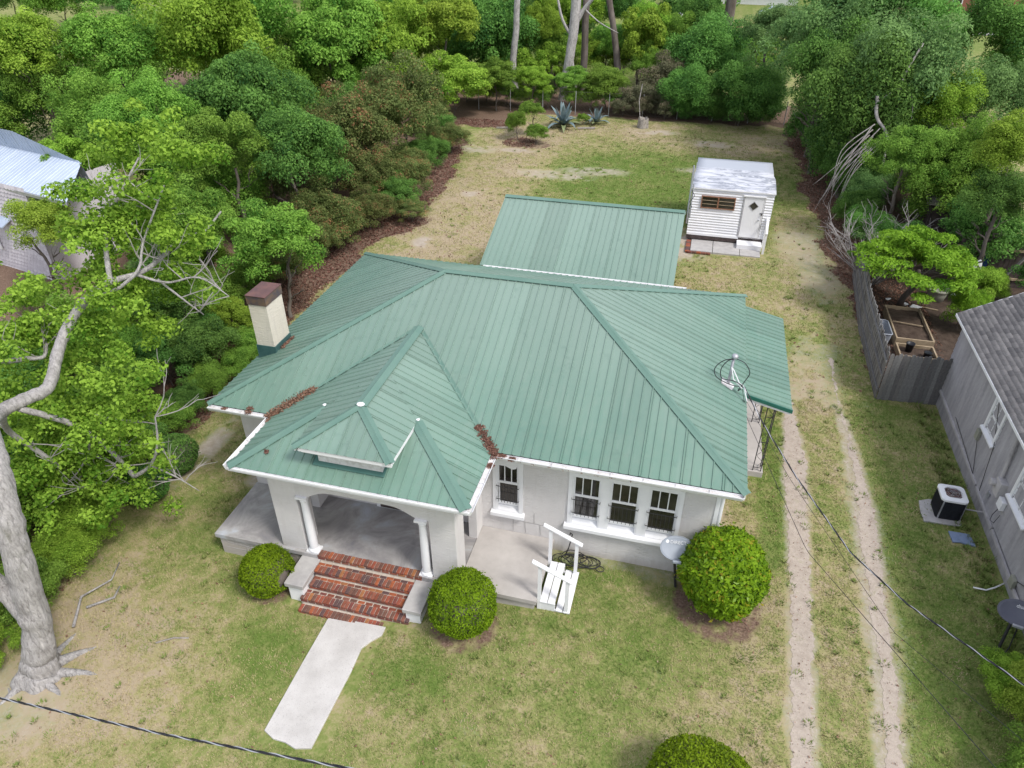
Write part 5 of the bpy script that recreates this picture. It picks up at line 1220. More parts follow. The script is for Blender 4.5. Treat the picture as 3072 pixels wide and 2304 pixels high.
T('large grey green tree top at the upper right', 3.99, 34.00, 6.37, 3.65, 'fine', 'blue', 1.00)
T('tall dark evergreen at the top right of the yard', 6.46, 36.00, 7.78, 3.67, 'dense', 'dark', 1.00)
T('dense grey green tree right of the yard', 7.04, 28.00, 5.84, 3.04, 'dense', 'blue', 1.00)
T('dense dark green tree overhanging the right back lawn', 5.12, 27.00, 4.91, 2.81, 'dense', 'dark', 1.10)
T('dark green tree at the right edge of the back lawn', 4.23, 31.00, 5.09, 2.41, 'dense', 'dark', 1.20)
T('dark green shrub spilling onto the lawn right of the shed', 5.42, 29.11, 2.15, 2.14, 'dense', 'dark', 1.00)
T('narrow dark shrub at the back right lawn corner', 4.22, 36.61, 1.84, 1.73, 'dense', 'dark', 1.00)
T('bright green shrub tree right of the shed', 6.24, 21.50, 4.42, 1.65, 'fine', 'mid', 1.00)
T('dark green bush low beside the bare dirt right of the shed', 6.41, 26.92, 1.50, 1.41, 'dense', 'dark', 0.90)
T('bright green tree in front of the distant meadow', 8.37, 26.00, 5.34, 1.62, 'broad', 'bright', 1.00)
T('dark round tree at the upper right corner', 12.92, 38.00, 6.33, 2.90, 'dense', 'dark', 1.00)
T('blue grey green tree at the right edge', 10.97, 28.00, 5.24, 2.04, 'dense', 'blue', 1.00)
T('light feathery tree beside the small brown roof', 8.84, 22.00, 4.47, 1.69, 'fine', 'mid', 1.00)
T('bright leafy tree at the far right edge', 8.82, 18.00, 5.79, 1.47, 'broad', 'bright', 1.00)
T('feathery green shrub above the lime green tree', 9.53, 24.38, 1.74, 1.77, 'fine', 'mid', 0.90)
T('dark green bush above the dark board fence', 8.63, 17.00, 4.27, 1.38, 'dense', 'dark', 1.00)
T('bright vine covered bush behind the neighbouring roof', 8.92, 16.52, 1.27, 1.06, 'broad', 'bright', 0.90)
T('lime green climbing bush against the neighbouring house corner', 7.81, 14.18, 1.36, 0.90, 'broad', 'maple', 1.20)
T('small green bush at the far right beside the fence boards', 10.92, 19.78, 1.18, 0.94, 'fine', 'mid', 0.90)
T('yellow green shrub at the lower right edge', 5.30, -1.14, 1.06, 0.68, 'broad', 'bright', 1.00)
# understory rows that close the woods down to the soil
rg = random.Random(31)
ORD = 'first second third fourth fifth sixth seventh eighth ninth tenth eleventh twelfth thirteenth fourteenth fifteenth sixteenth seventeenth eighteenth nineteenth twentieth twenty-first twenty-second twenty-third twenty-fourth twenty-fifth twenty-sixth'.split()
ADJ = dict(mid='mid green', bright='bright green', dark='dark green', olive='dull olive', blue='grey green', yellow='yellow green', vine='brownish')
def row(edge, y0, y1, step, off, r0, r1, mats, label, grp, kinds=('broad', 'fine', 'dense'), side=-1):
    y = y0; k_ = 0
    while y < y1:
        x = float(np.interp(y, *edge))+side*(off+rg.uniform(-.3, .4)); r_ = rg.uniform(r0, r1); g = float(gz(x, y))
        mt_ = rg.choice(mats); wd = 'tree' if r0 > 1.7 else 'shrub'
        t = tree(wd, ADJ[mt_]+' '+label.replace('#', ORD[k_]), wd, x, y, g+r_*.7, r_, rg.choice(kinds), mt_, rg.uniform(.8, 1.1), group=grp, var=rg.randint(0, 2)); y += step*rg.uniform(.8, 1.2); k_ += 1
LE_ = (LE_Y, LE_X); RE_ = ([9, 19, 24, 28, 33, 38, 41, 60], [4.8, 4.2, 3.8, 3.5, 3.4, 3.3, 3.3, 3.3])
row(LE_, -5.2, 8, 1.05, .75, .65, 1.05, ('mid', 'bright', 'dark'), 'shrub, # from the front in the row along the left lawn edge', 'shrubs along the front left lawn edge')
row(LE_, -6, 12, 1.5, 2.6, 1.2, 1.7, ('mid', 'dark', 'mid'), 'rounded shrub, # from the front behind the lawn edge row', 'second row of shrubs left of the bungalow')
row(LE_, -5, 12, 2.1, 5.6, 1.4, 2.0, ('mid', 'dark', 'bright'), 'bush, # from the front deep in the left thicket', 'thicket shrubs left of the bungalow')
row(LE_, 12, 36, 2.0, 2.3, 1.1, 1.6, ('olive', 'olive', 'dark'), 'shrub, # from the front along the left of the back yard', 'low shrubs left of the back yard', ('fine',))
row(LE_, 12, 40, 3.0, 7.0, 2.2, 3.0, ('dark', 'mid', 'olive'), 'tree, # from the front inside the left wood', 'trees inside the left wood')
row(LE_, 16, 44, 3.6, 12.5, 2.6, 3.6, ('dark', 'mid', 'mid'), 'tree, # from the front deep inside the left wood', 'trees deep inside the left wood')
row(([-6, 60], [-24, -24]), -4, 6, 2.4, 0, .9, 1.3, ('mid', 'dark', 'bright'), 'shrub, # from the front beside the scalloped house', 'shrubs beside the scalloped house')
row(([-6, 60], [-40, -40]), 14, 46, 4.4, 0, 3.2, 4.2, ('dark', 'mid', 'yellow'), 'tree, # from the front in the far left wood', 'trees of the far left wood')
row(RE_, 19, 42, 1.9, 1.7, 1.2, 1.8, ('dark', 'dark', 'blue'), 'shrub, # from the front under the trees right of the back lawn', 'understory right of the back lawn', ('dense', 'broad'), 1)
row(RE_, 19, 42, 3.0, 4.8, 1.9, 2.6, ('dark', 'blue', 'mid'), 'tree, # from the front within the right wood', 'trees in the right wood', ('dense', 'broad'), 1)
row(RE_, 16, 30, 2.6, 6.6, 1.1, 1.6, ('mid', 'dark', 'bright'), 'shrub, # from the front in the lot beyond the right wood', 'shrubs in the right overgrown lot', ('broad', 'fine'), 1)
x = -21
while x < 3.4:   # hedge mass along the back fence
    r_ = rg.uniform(1.0, 1.5); mt_ = rg.choice(('mid', 'bright')) if x < -8 else rg.choice(('dark', 'dark', 'vine')); lab = ADJ[mt_]+' shrub, %s from the left in the line along the back fence' % ORD[int((x+21)/1.55+.5)]
    tree('shrub', lab, 'shrub', x, 42.2+rg.uniform(-.2, .5), .6+r_*.65, r_, rg.choice(('broad', 'tuft', 'dense')) if x < -8 else 'dense', mt_, .8, group='shrubs along the back fence', var=rg.randint(0, 2)); x += 1.55
for k in range(16):   # wood behind the fence
    x = -24+k*1.75+rg.uniform(-.5, .5); y = rg.uniform(46, 60)
    if x > 1.2: continue
    mt_ = rg.choice(('mid', 'bright', 'dark')); tree('tree', ADJ[mt_]+' tree, %s from the left in the wood behind the back fence' % ORD[k], 'tree', x, y, rg.uniform(2.2, 3.4), rg.uniform(1.9, 2.7), rg.choice(('broad', 'open', 'fine')), mt_, 1.1, group='trees behind the back fence')
for k in range(26):   # trees along and beyond the far road
    x = -75+k*5.2+rg.uniform(-1.5, 1.5); y = rg.uniform(92, 112)
    if -1 < x < 12 or 20 < x < 40: y += 18
    mt_ = rg.choice(('mid', 'dark', 'bright')); tree('tree', ADJ[mt_]+' distant tree, %s from the left beyond the far road' % ORD[k], 'tree', x, y, rg.uniform(3.5, 5.5), rg.uniform(3.5, 5.5), rg.choice(('broad', 'dense')), mt_, 1., group='distant trees beyond the far road')
for k in range(20):
    x = -92+k*4.1+rg.uniform(-1, 1); mt_ = rg.choice(('mid', 'dark')); tree('tree', ADJ[mt_]+' tree, %s from the left in the distance behind the left wood' % ORD[k], 'tree', x, rg.uniform(58, 84), 3.8, rg.uniform(3.2, 4.4), rg.choice(('broad', 'tuft')), mt_, 1., group='middle distance trees')
for k, (x, y, z_, r_, kd, mt_) in enumerate([(-22.5, 49, 5.2, 2.7, 'broad', 'mid'), (-20.2, 50, 4.6, 2.4, 'tuft', 'bright'), (-18.2, 52, 5.6, 2.5, 'broad', 'dark'), (-16.9, 47.5, 2.6, 1.8, 'fine', 'mid'), (-15.2, 49, 4.8, 2.2, 'fine', 'bright'), (-13.9, 48.5, 2.9, 1.9, 'broad', 'mid'), (-12.9, 52, 5.2, 2.4, 'broad', 'bright'), (-10.2, 49.5, 3.6, 1.9, 'fine', 'mid'), (-9.6, 53, 5.8, 2.2, 'broad', 'dark'), (-7.4, 48.5, 5.2, 2.0, 'broad', 'bright'), (-6.6, 46, 2.9, 1.7, 'fine', 'mid'), (-5.0, 49.5, 4.4, 2.1, 'broad', 'mid'), (-3.6, 51.5, 5.4, 2.2, 'dense', 'dark'), (-24.6, 44.5, 3.6, 2.5, 'broad', 'mid')]):
    tree('tree', '%s tall tree, %s from the left beyond the bare trunks' % (ADJ[mt_], ORD[k]), 'tree', x, y, z_, r_, kd, mt_, 1.15, group='tall trees behind the back fence trunks')
# tall bare trunks behind the back fence
def limbs(name, label, cat, loc, parts, mat, twigs=0, seed=0, tw=1.0):
    t = thing(name, label, cat, loc); rg = random.Random(seed)
    for i, (pts, r0, r1) in enumerate(parts):
        P = [Vector(p) for p in pts]; sm = []
        for j in range(len(P)-1):
            p0, p1, p2, p3 = P[max(j-1, 0)], P[j], P[j+1], P[min(j+2, len(P)-1)]
            for k in range(5):
                u = k/5; sm.append(.5*((2*p1)+(-p0+p2)*u+(2*p0-5*p1+4*p2-p3)*u*u+(-p0+3*p1-3*p2+p3)*u**3)+Vector((rg.uniform(-1, 1), rg.uniform(-1, 1), rg.uniform(-1, 1)))*r0*.12)
        sm.append(P[-1]); n = len(sm); mb = MB(); mb.tube(sm, [r0+(r1-r0)*k/(n-1) for k in range(n)], 12 if r0 > .12 else 7)
        mb.build('trunk' if i == 0 else 'limb', MT[mat], t, True)
        if i == 0 and r0 < .12: pass
    return t
limbs('bare_trunk_tree', 'straight bare grey trunk rising behind the low tree over the agaves', 'tree', (-16.2, 45, .6), [([(-16.2, 45, .4), (-16.45, 45, 1.6), (-16.57, 45, 3.15), (-16.33, 45, 5.4), (-16.2, 45, 8.5)], .3, .2)], 'bark')
limbs('twin_trunk_tree', 'tall pale grey forked trunk leaning behind the agaves', 'tree', (-12.7, 45, .6), [([(-12.75, 45, .3), (-12.6, 45, 1.3), (-12.42, 45, 2.7), (-12.07, 45.2, 5.47), (-12.1, 45.5, 9)], .3, .36), ([(-12.1, 45.2, 5.6), (-11.4, 45.3, 6.7), (-10.6, 45.2, 7.6)], .2, .1), ([(-12.15, 45.2, 4.8), (-12.9, 45, 6), (-13.4, 45, 7.8)], .12, .08), ([(-11.4, 45.3, 6.7), (-10.2, 45, 5.9), (-8.8, 44.8, 5.3)], .06, .02), ([(-12.1, 45.0, 3.4), (-11.8, 44.8, 2.0), (-11.6, 44.8, .5)], .12, .1)], 'bark', seed=3)
limbs('bare_trunk_tree', 'shaded grey trunk close behind the forked pale trunk', 'tree', (-11.4, 46.5, .6), [([(-11.4, 46.5, .3), (-11.44, 46.5, 2.2), (-11.5, 46.5, 7.5)], .3, .24)], 'barkdark')
limbs('bare_trunk_tree', 'brown trunk wrapped in vines right of the forked trunk', 'tree', (-8.6, 46, .6), [([(-8.4, 46, .3), (-8.7, 46, 1.9), (-9.08, 46, 4.25), (-9.97, 46, 8)], .3, .2)], 'barkdark')
limbs('bare_trunk_tree', 'dark trunk before the far road at the meadow gap', 'tree', (-1.5, 60, .6), [([(-1.2, 60, .3), (-1.4, 60, 3), (-1.2, 60, 8)], .55, .4)], 'barkdark')
# dead limbs in the right trees
limbs('dead_branch', 'pale forked dead branch sticking out of the dark trees at the right', 'branch', (6.1, 26, 5), [([(6.9, 26.9, 7.9), (6.39, 26, 7.0), (6.1, 25.4, 6.3)], .05, .05), ([(6.1, 25.4, 6.3), (5.5, 25.1, 5.9), (5.2, 25, 5.4)], .035, .012), ([(6.1, 25.4, 6.3), (6.2, 25, 5.4), (5.9, 24.8, 4.6)], .035, .01), ([(6.1, 25.4, 6.3), (6.7, 25.2, 6.0), (6.9, 25, 5.1)], .035, .01), ([(6.2, 25, 5.4), (6.45, 24.9, 4.7)], .02, .006)], 'twig')
dl2 = [([(5.3, 25.2, 6.0), (5.4, 24.6, 5.2), (5.9, 24.1, 4.6), (6.0, 23.8, 3.4)], .09, .04)]
rr_ = random.Random(8)
for k in range(14):
    a = Vector((5.4+rr_.uniform(-.2, .4), 24.3, 5.0-k*.08)); dl2.append(([a, a+Vector((-.5-rr_.uniform(0, .7), -.5, -1.1)), a+Vector((-1.1-rr_.uniform(0, .9), -.9, -2.4-rr_.uniform(0, .6)))], .025, .006))
limbs('dead_branch', 'grey broken limb with drooping bare twigs at the right of the back lawn', 'branch', (5.4, 24.4, 4), dl2, 'twig', seed=4)
# bare twiggy shrub above the lime tree
def twigs(P, d, L, r_, depth, rg, out):
    q = [P]; dd = d.copy()
    for k in range(4):
        dd = (dd+Vector((rg.uniform(-1, 1), rg.uniform(-1, 1), rg.uniform(-.6, .8)))*.24).normalized(); q.append(q[-1]+dd*L/4)
    out.append((q, r_, r_*.5))
    if depth:
        for k in range(3):
            twigs(q[rg.randint(1, 4)], (dd+Vector((rg.uniform(-1, 1), rg.uniform(-1, 1), rg.uniform(-.5, .7)))*.9).normalized(), L*.62, r_*.55, depth-1, rg, out)
bs = thing('bare_shrub', 'bare pale twigged shrub spreading over the litter right of the shed path', 'shrub', (4.9, 15.6, .6))
mb = MB(); o_ = []; rgb = random.Random(12)
for k in range(13):
    a = k*.48; twigs(Vector((5.3+.2*math.cos(a), 17.3+.2*math.sin(a), .6)), Vector((math.cos(a)*.8-.12, math.sin(a)*.6-.05, .85)), 1.75, .04, 3, rgb, o_)
for q, a, b in o_: mb.tube(q, [a+(b-a)*i/(len(q)-1) for i in range(len(q))], 4, cap=False)
mb.build('branches', MT['twig'], bs)
C_, Rr = crown_clumps(77, 30, .12, .22); me = leaf_mesh('leaves', np.array(C_)*np.array([1.6, 1.6, 1.1])+np.array([5.5, 17.6, 1.9]), np.array(Rr)*1.4, 5000, .09, LM['blue'], 78, .3, .6); link('leaves', me, bs)
# lime green maple like tree inside the fence
mp = thing('lime_green_tree', 'broad lime green tree with layered leaves over the fence corner', 'tree', (6.1, 15.6, .6))
rgm = np.random.RandomState(6); C_ = []; Rr = []
for k in range(60):
    a = rgm.uniform(0, 6.283); q = math.sqrt(rgm.uniform(0, 1)); C_.append((5.85+2.0*q*math.cos(a), 14.7+1.55*q*math.sin(a), 2.35+1.25*(1-q*q)+rgm.uniform(-.4, .25))); Rr.append(rgm.uniform(.3, .5))
link('crown', leaf_mesh('crown', C_, Rr, 17000, .12, LM['maple'], 7, .8, .42, .08, .42, -.2, .5), mp)
mb = MB(); mb.tube([(6.1, 15.6, .4), (6.15, 15.5, 1.0), (6.35, 15.3, 1.6), (6.2, 15.0, 2.3)], [.13, .11, .1, .07], 10)
for k in range(9): a = k*.7; mb.tube(twist((6.25, 15.2, 1.7), (5.9+1.5*math.cos(a), 14.8+1.2*math.sin(a), 2.6), k, 4, .15), [.055, .045, .035, .02, .012], 6)
mb.build('trunk', MT['barkdark'], mp, True)
# clipped shrubs
def clipped(label, x, y, r_, h, n, size, mat, seed, notch=None, ell=1.0):
    g = float(gz(x, y)); t = thing('clipped_shrub', label, 'shrub', (x, y, g)); rg = np.random.RandomState(seed)
    d = rg.normal(size=(n, 3)); d /= np.linalg.norm(d, axis=1, keepdims=True)
    d[:, 2] = np.where(d[:, 2] < -.75, -d[:, 2], d[:, 2])
    if notch is not None: d = d[(d @ np.array(Vector(notch).normalized())) < .94]; n = len(d)
    lump = fbm(d[:, 0]*3+5, d[:, 1]*3+d[:, 2]*4, 1.3, seed); lo_ = fbm(d[:, 0]*1.1+seed, d[:, 1]*1.1+d[:, 2]*1.3, 1.0, seed+3); q = (.84+.12*lump+.16*lo_)*np.where(rg.rand(n) < .25, rg.uniform(.75, .97, n), np.where(rg.rand(n) < .02, rg.uniform(1.03, 1.13, n), rg.uniform(.95, 1.03, n)))
    P = d*q[:, None]*np.array([r_*ell, r_/ell, h/2])+np.array([x, y, g+h*.5])
    nr = d+rg.normal(size=(n, 3))*.6+np.array([0, 0, .3]); nr /= np.linalg.norm(nr, axis=1, keepdims=True); tt = np.cross(nr, rg.normal(size=(n, 3))); tt /= np.linalg.norm(tt, axis=1, keepdims=True); bt = np.cross(nr, tt)
    s_ = size*rg.uniform(.6, 1.3, n)[:, None]
    V = np.stack([P-tt*s_*.5, P+bt*s_*.26, P+tt*s_*.5+nr*s_*.3, P-bt*s_*.26], 1).reshape(-1, 3)
    tone = np.clip(.5+rg.normal(0, .22, n)+(lump-.5)*.9-.0*d[:, 2], 0, 1)
    link('foliage', fast_mesh('foliage', V, np.arange(4*n).reshape(n, 4), [LM[mat]], np.repeat(tone, 4)), t)
    mb = MB(); mb.lathe((x, y, g), [(r_*.35, -.05), (r_*.7, h*.2), (r_*.82, h*.45), (r_*.7, h*.75), (r_*.3, h*.88)], 16); mb.build('inner_twigs', MT['barkdark'], t, True)
    return t
clipped('small round clipped shrub with a hollow on its right, left of the brick steps', -9.93, -2.02, .60, 1.12, 12000, .05, 'box', 3, (.95, -.25, .1))
clipped('round clipped shrub right of the brick steps with small leaves', -5.32, -2.0, .73, 1.3, 16000, .05, 'box', 4)
clipped('large glossy leaved round shrub by the front right corner of the bungalow', -.12, -.22, .90, 1.95, 15000, .105, 'glossy', 5)
clipped('bright green clipped shrub cut off by the bottom edge of the lawn', -.33, -4.55, .78, 1.25, 12000, .055, 'box', 6, None, 1.15)
clipped('dark green rounded boxwood nearest the leaf litter on the left lawn edge', -14.5, .95, .62, 1.1, 8000, .055, 'dark', 7)
clipped('second dark green boxwood on the left lawn edge', -14.55, -.2, .58, 1.0, 8000, .055, 'dark', 8)
T('yellow green shrub against the neighbouring wall at the lower right', 5.5, -1.4, 1.2, .75, 'broad', 'yellow', 1.0)
T('darker green shrub at the lower right corner below the yellow one', 5.2, -2.9, 1.1, .8, 'broad', 'mid', 1.0)
T('round fresh green bush on the bare soil left of the agaves', -11.9, 32.9, 1.2, .85, 'broad', 'mid', .85)
T('taller twin fresh green shrub beside the round bush in the back yard', -13.25, 33.6, 1.5, .8, 'broad', 'mid', 1.3)
T('small green bush leaning over the taller back yard shrub', -12.7, 34.9, 2.1, .95, 'broad', 'mid', .8)
for k, (x, y, z_, r_) in enumerate([(-7.6, 41.0, 1.2, 1.0), (-6.2, 40.9, 1.3, 1.15), (-4.7, 40.9, 1.3, 1.1), (-3.2, 40.8, 1.2, 1.0), (-1.6, 40.7, 1.3, 1.1), (0, 40.7, 1.3, 1.1), (1.6, 40.6, 1.2, 1.0)]):
    m9 = 'vine' if k < 3 else 'dark'
    tree('vine_mound', ADJ[m9]+' vine tangle on the back fence, %s to the right of the smaller agave' % ORD[k], 'vine', x, y, z_, r_, 'vine' if k < 3 else 'dense', m9, 1.0, group='vine tangles on the back fence')
# agaves
def agave(label, x, y, R_, n, seed):
    g = float(gz(x, y)); t = thing('agave', label, 'plant', (x, y, g)); rg = random.Random(seed)
    for k in range(n):
        a = k*2.4; el = 1.45-1.35*(k/n)**.8; L = R_*rg.uniform(.85, 1.1); wd = .13*R_
        d = Vector((math.cos(a)*math.cos(el), math.sin(a)*math.cos(el), math.sin(el))); s_ = Vector((-math.sin(a), math.cos(a), 0)); V = []; m = 7; droop = rg.uniform(.05, .6)*(k/n > .25)
        for i in range(m+1):
            u = i/m; p = Vector((x, y, g+.12))+d*L*u-Vector((0, 0, 1))*droop*L*u**3; wv = wd*(.55+1.2*u-1.75*u**2.2) if u < 1 else 0; wv = max(wv, .004)
            V += [p-s_*wv+Vector((0, 0, wv*.5)), p, p+s_*wv+Vector((0, 0, wv*.5))]
        F_ = []; mi = []
        for i in range(m):
            for j in range(2): F_.append((i*3+j, i*3+j+1, (i+1)*3+j+1, (i+1)*3+j))
        mb = MB(); mb.add(V, F_); o = mb.build('leaf', [MT['agave'] if k < n*.8 else MT['agaveedge']], t, True)
agave('large blue grey agave with drooping outer leaves by the back fence', -11.1, 37.4, 1.5, 26, 1)
agave('smaller blue grey agave right of the large one by the back fence', -9.05, 38.5, 1.1, 18, 2)
T('small palmetto like green clump between the two agaves', -9.95, 38.3, .95, .6, 'fine', 'mid', .8)
st = thing('tree_stump', 'bleached broken stump by the back fence right of the agaves', 'stump', (-5.9, 38.6, .6)); mb = MB(); rgs = random.Random(3)
ring = [(math.cos(k*.524)*.38*rgs.uniform(.8, 1.2), math.sin(k*.524)*.38*rgs.uniform(.8, 1.2)) for k in range(12)]
mb.add([(-5.9+a, 38.6+b, .5) for a, b in ring]+[(-5.9+a*.85, 38.6+b*.85, .6+rgs.uniform(.35, .65)) for a, b in ring]+[(-5.9+a*.5, 38.6+b*.5, .8) for a, b in ring], [(k, (k+1) % 12, 12+(k+1) % 12, 12+k) for k in range(12)]+[(12+k, 12+(k+1) % 12, 24+(k+1) % 12, 24+k) for k in range(12)]+[tuple(range(24, 36))]); mb.build('broken_wood', MT['stump'], st)
mb = MB(); mb.tube([(-6.2, 38.7, 1.2), (-6.35, 38.8, 2.2), (-6.25, 38.9, 3.2)], .03, 5); mb.build('dead_stem', MT['twig'], st)
for a, b, lab in (((-15.27, 35.75), (-14.3, 36.0), 'pale timber edging left of the twin green shrubs'), ((-10.05, 37.0), (-8.94, 37.3), 'pale timber edging in front of the smaller agave')):
    mb = MB(); mb.bar((a[0], a[1], .64), (b[0], b[1], .64), .1, .09); tag(mb.build('edging_timber', MT['stump']), lab, 'timber')
# chain link fence at the back
cf = thing('wire_fence', 'rusty wire fence with thin metal posts along the back of the yard', 'fence', (-8, 41, .6))
for k in range(10): x = -18+k*2.35; mb = MB(); mb.tube([(x, 41.0+(x+8)*.03, .5), (x, 41.0+(x+8)*.03, 2.1)], .03, 6); mb.build('fence_post', MT['greymetal'], cf)
mb = MB()
for z in (2.05, .7): mb.tube([(-18, 40.7, z), (3.2, 41.34, z)], .009, 4)
for k in range(90):
    x = -18+k*.236; mb.tube([(x, 41+(x+8)*.03, .65), (x+1.4, 41+(x+9.4)*.03, 2.05)], .004, 3, cap=False); mb.tube([(x+1.4, 41+(x+9.4)*.03, .65), (x, 41+(x+8)*.03, 2.05)], .004, 3, cap=False)
m_ = mb.build('wire_mesh', MT['barkdark'], cf); m_['kind'] = 'stuff'

# ================================================================= FRONT LEFT TREE
ft = thing('big_shade_tree', 'large leaning grey barked tree at the front left with bare pale limbs', 'tree', (-13.3, -5.2, .2))
HP = {
'trunk': ([(-13.3, -5.25, .1), (-13.22, -5.15, .6), (-13.05, -4.95, 1.6), (-12.98, -4.75, 2.9), (-12.98, -4.5, 4.1), (-13.23, -4.1, 5.0), (-13.94, -3.5, 5.18)], .315, .18),
'limb': ([(-13.94, -3.5, 5.18), (-14.32, -2.9, 5.0), (-14.13, -2.4, 5.03), (-13.98, -2.0, 5.07), (-14.11, -1.4, 5.52), (-14.12, -.9, 5.9), (-14.0, -.4, 6.26)], .15, .10),
'limb2': ([(-14.0, -.4, 6.26), (-13.67, 0, 6.49), (-13.2, .4, 6.58), (-12.93, .8, 6.76), (-12.51, 1.2, 7.16), (-12.27, 1.6, 7.15), (-12.0, 2.0, 7.5)], .08, .02),
'limb3': ([(-13.54, -.1, 6.5), (-13.8, .4, 7.26), (-13.82, .8, 7.73), (-13.62, 1.2, 8.22), (-13.42, 1.6, 8.7)], .06, .018),
'limb4': ([(-13.23, .3, 6.6), (-12.74, .6, 6.32), (-12.04, .8, 6.43), (-11.55, 1.0, 5.94)], .035, .01),
'limb4b': ([(-12.96, .6, 6.37), (-12.57, .8, 5.79), (-12.35, 1.0, 5.36)], .03, .008),
'limb5': ([(-14.0, -.4, 6.26), (-13.83, -.2, 6.24), (-13.41, 0, 6.42), (-13.07, .3, 6.75), (-13.01, .6, 7.26), (-12.62, 1.2, 8.3)], .055, .016),
'limbL': ([(-15.85, -1.5, 5.02), (-15.55, -1.0, 4.88), (-15.32, -.8, 4.85), (-15.34, -.6, 5.09)], .07, .03),
'low': ([(-14.2, -2.6, 4.9), (-13.9, -2.1, 4.3), (-13.72, -1.8, 3.78), (-13.41, -1.7, 3.25), (-13.16, -1.6, 2.48)], .07, .05),
'low1': ([(-13.16, -1.6, 2.48), (-12.7, -1.5, 2.84), (-12.41, -1.4, 3.41), (-12.42, -1.2, 4.02)], .05, .015),
'low2': ([(-12.7, -1.5, 2.84), (-12.32, -1.3, 2.41), (-11.9, -1.2, 1.99)], .025, .008),
'low3': ([(-13.72, -1.8, 3.78), (-13.97, -1.8, 3.14), (-14.6, -2.0, 2.36), (-15.66, -2.0, 1.68)], .03, .01),
'low4': ([(-13.97, -1.8, 3.14), (-13.34, -1.8, 2.88), (-14.04, -1.9, 2.12)], .02, .008),
'stub': ([(-14.3, -2.9, 4.9), (-14.78, -2.6, 4.2), (-14.6, -2.3, 3.4), (-14.41, -2.2, 2.98)], .07, .04),
'stem2': ([(-13.0, -5.0, 1.5), (-13.5, -4.85, 2.1), (-13.95, -4.9, 3.2), (-14.6, -5, 5)], .2, .14)}
rt_ = random.Random(40); tw = MB(); tipc = []
for nm, (pts, r0, r1) in HP.items():
    P = [Vector(p) for p in pts]; sm = []
    for j in range(len(P)-1):
        p0, p1, p2, p3 = P[max(j-1, 0)], P[j], P[j+1], P[min(j+2, len(P)-1)]
        for k in range(6):
            u = k/6; sm.append(.5*((2*p1)+(-p0+p2)*u+(2*p0-5*p1+4*p2-p3)*u*u+(-p0+3*p1-3*p2+p3)*u**3)+Vector((rt_.uniform(-1, 1), rt_.uniform(-1, 1), rt_.uniform(-1, 1)))*r0*.05)
    sm.append(P[-1]); n = len(sm); rad = [r0+(r1-r0)*k/(n-1) for k in range(n)]
    rad = [q*rt_.uniform(.94, 1.06) for q in rad]
    mb = MB()
    if nm == 'trunk':
        s2 = []; q2 = []
        for j in range(n-1):
            for k in range(3): s2.append(sm[j].lerp(sm[j+1], k/3)); q2.append(rad[j]+(rad[j+1]-rad[j])*k/3)
        mb.tube(s2, q2, 36)
        for i, v in enumerate(mb.v):
            j = min(i//36, len(s2)-1); c = s2[j]; p = Vector(v); a = math.atan2(p.y-c.y, p.x-c.x); dd = p-c
            f = 1+.07*noise.noise(Vector((math.cos(a)*3.5, math.sin(a)*3.5, c.z*1.1)))+.035*noise.noise(Vector((math.cos(a)*11, math.sin(a)*11, c.z*2.5)))+.55*math.exp(-max(c.z-.1, 0)/.28)*(1+.45*math.sin(a*5+.6)+.3*math.sin(a*3+2))
            mb.v[i] = tuple(c+dd*f)
    else: mb.tube(sm, rad, 9)
    mb.build('trunk' if nm == 'trunk' else 'limb', MT['bark'], ft, True)
    if nm not in ('trunk', 'stem2', 'limb'):
        for k in range(5):
            s0 = sm[rt_.randint(n//3, n-1)]; o_ = []
            twigs(s0, Vector((rt_.uniform(-1, 1), rt_.uniform(-.6, 1), rt_.uniform(-.3, .9))).normalized(), rt_.uniform(.5, 1.0), .014, 1, rt_, o_)
            for q, a, b in o_: tw.tube(q, [a+(b-a)*i/(len(q)-1) for i in range(len(q))], 4, cap=False)
tw.build('twigs', MT['twig'], ft)['kind'] = 'stuff'
for a, L, r_ in ((.25, 1.25, .12), (-.5, .8, .10), (-2.0, .9, .11), (1.05, 1.0, .15), (1.75, 1.2, .11), (2.9, .9, .11)):
    p = Vector((-13.28, -5.22, .32)); d = Vector((math.cos(a), math.sin(a), 0)); s_ = Vector((-d.y, d.x, 0)); pts = []
    for k in range(7):
        u = k/6; q = p+d*(.12+(L+.2)*u)+s_*.16*math.sin(u*4+a)*u; q.z = float(gz(q.x, q.y))+.2*(1-u)**3-.055; pts.append(q)
    mb = MB(); mb.tube(pts, [r_*(1-.85*k/6) for k in range(7)], 8); mb.build('root', MT['bark'], ft, True)
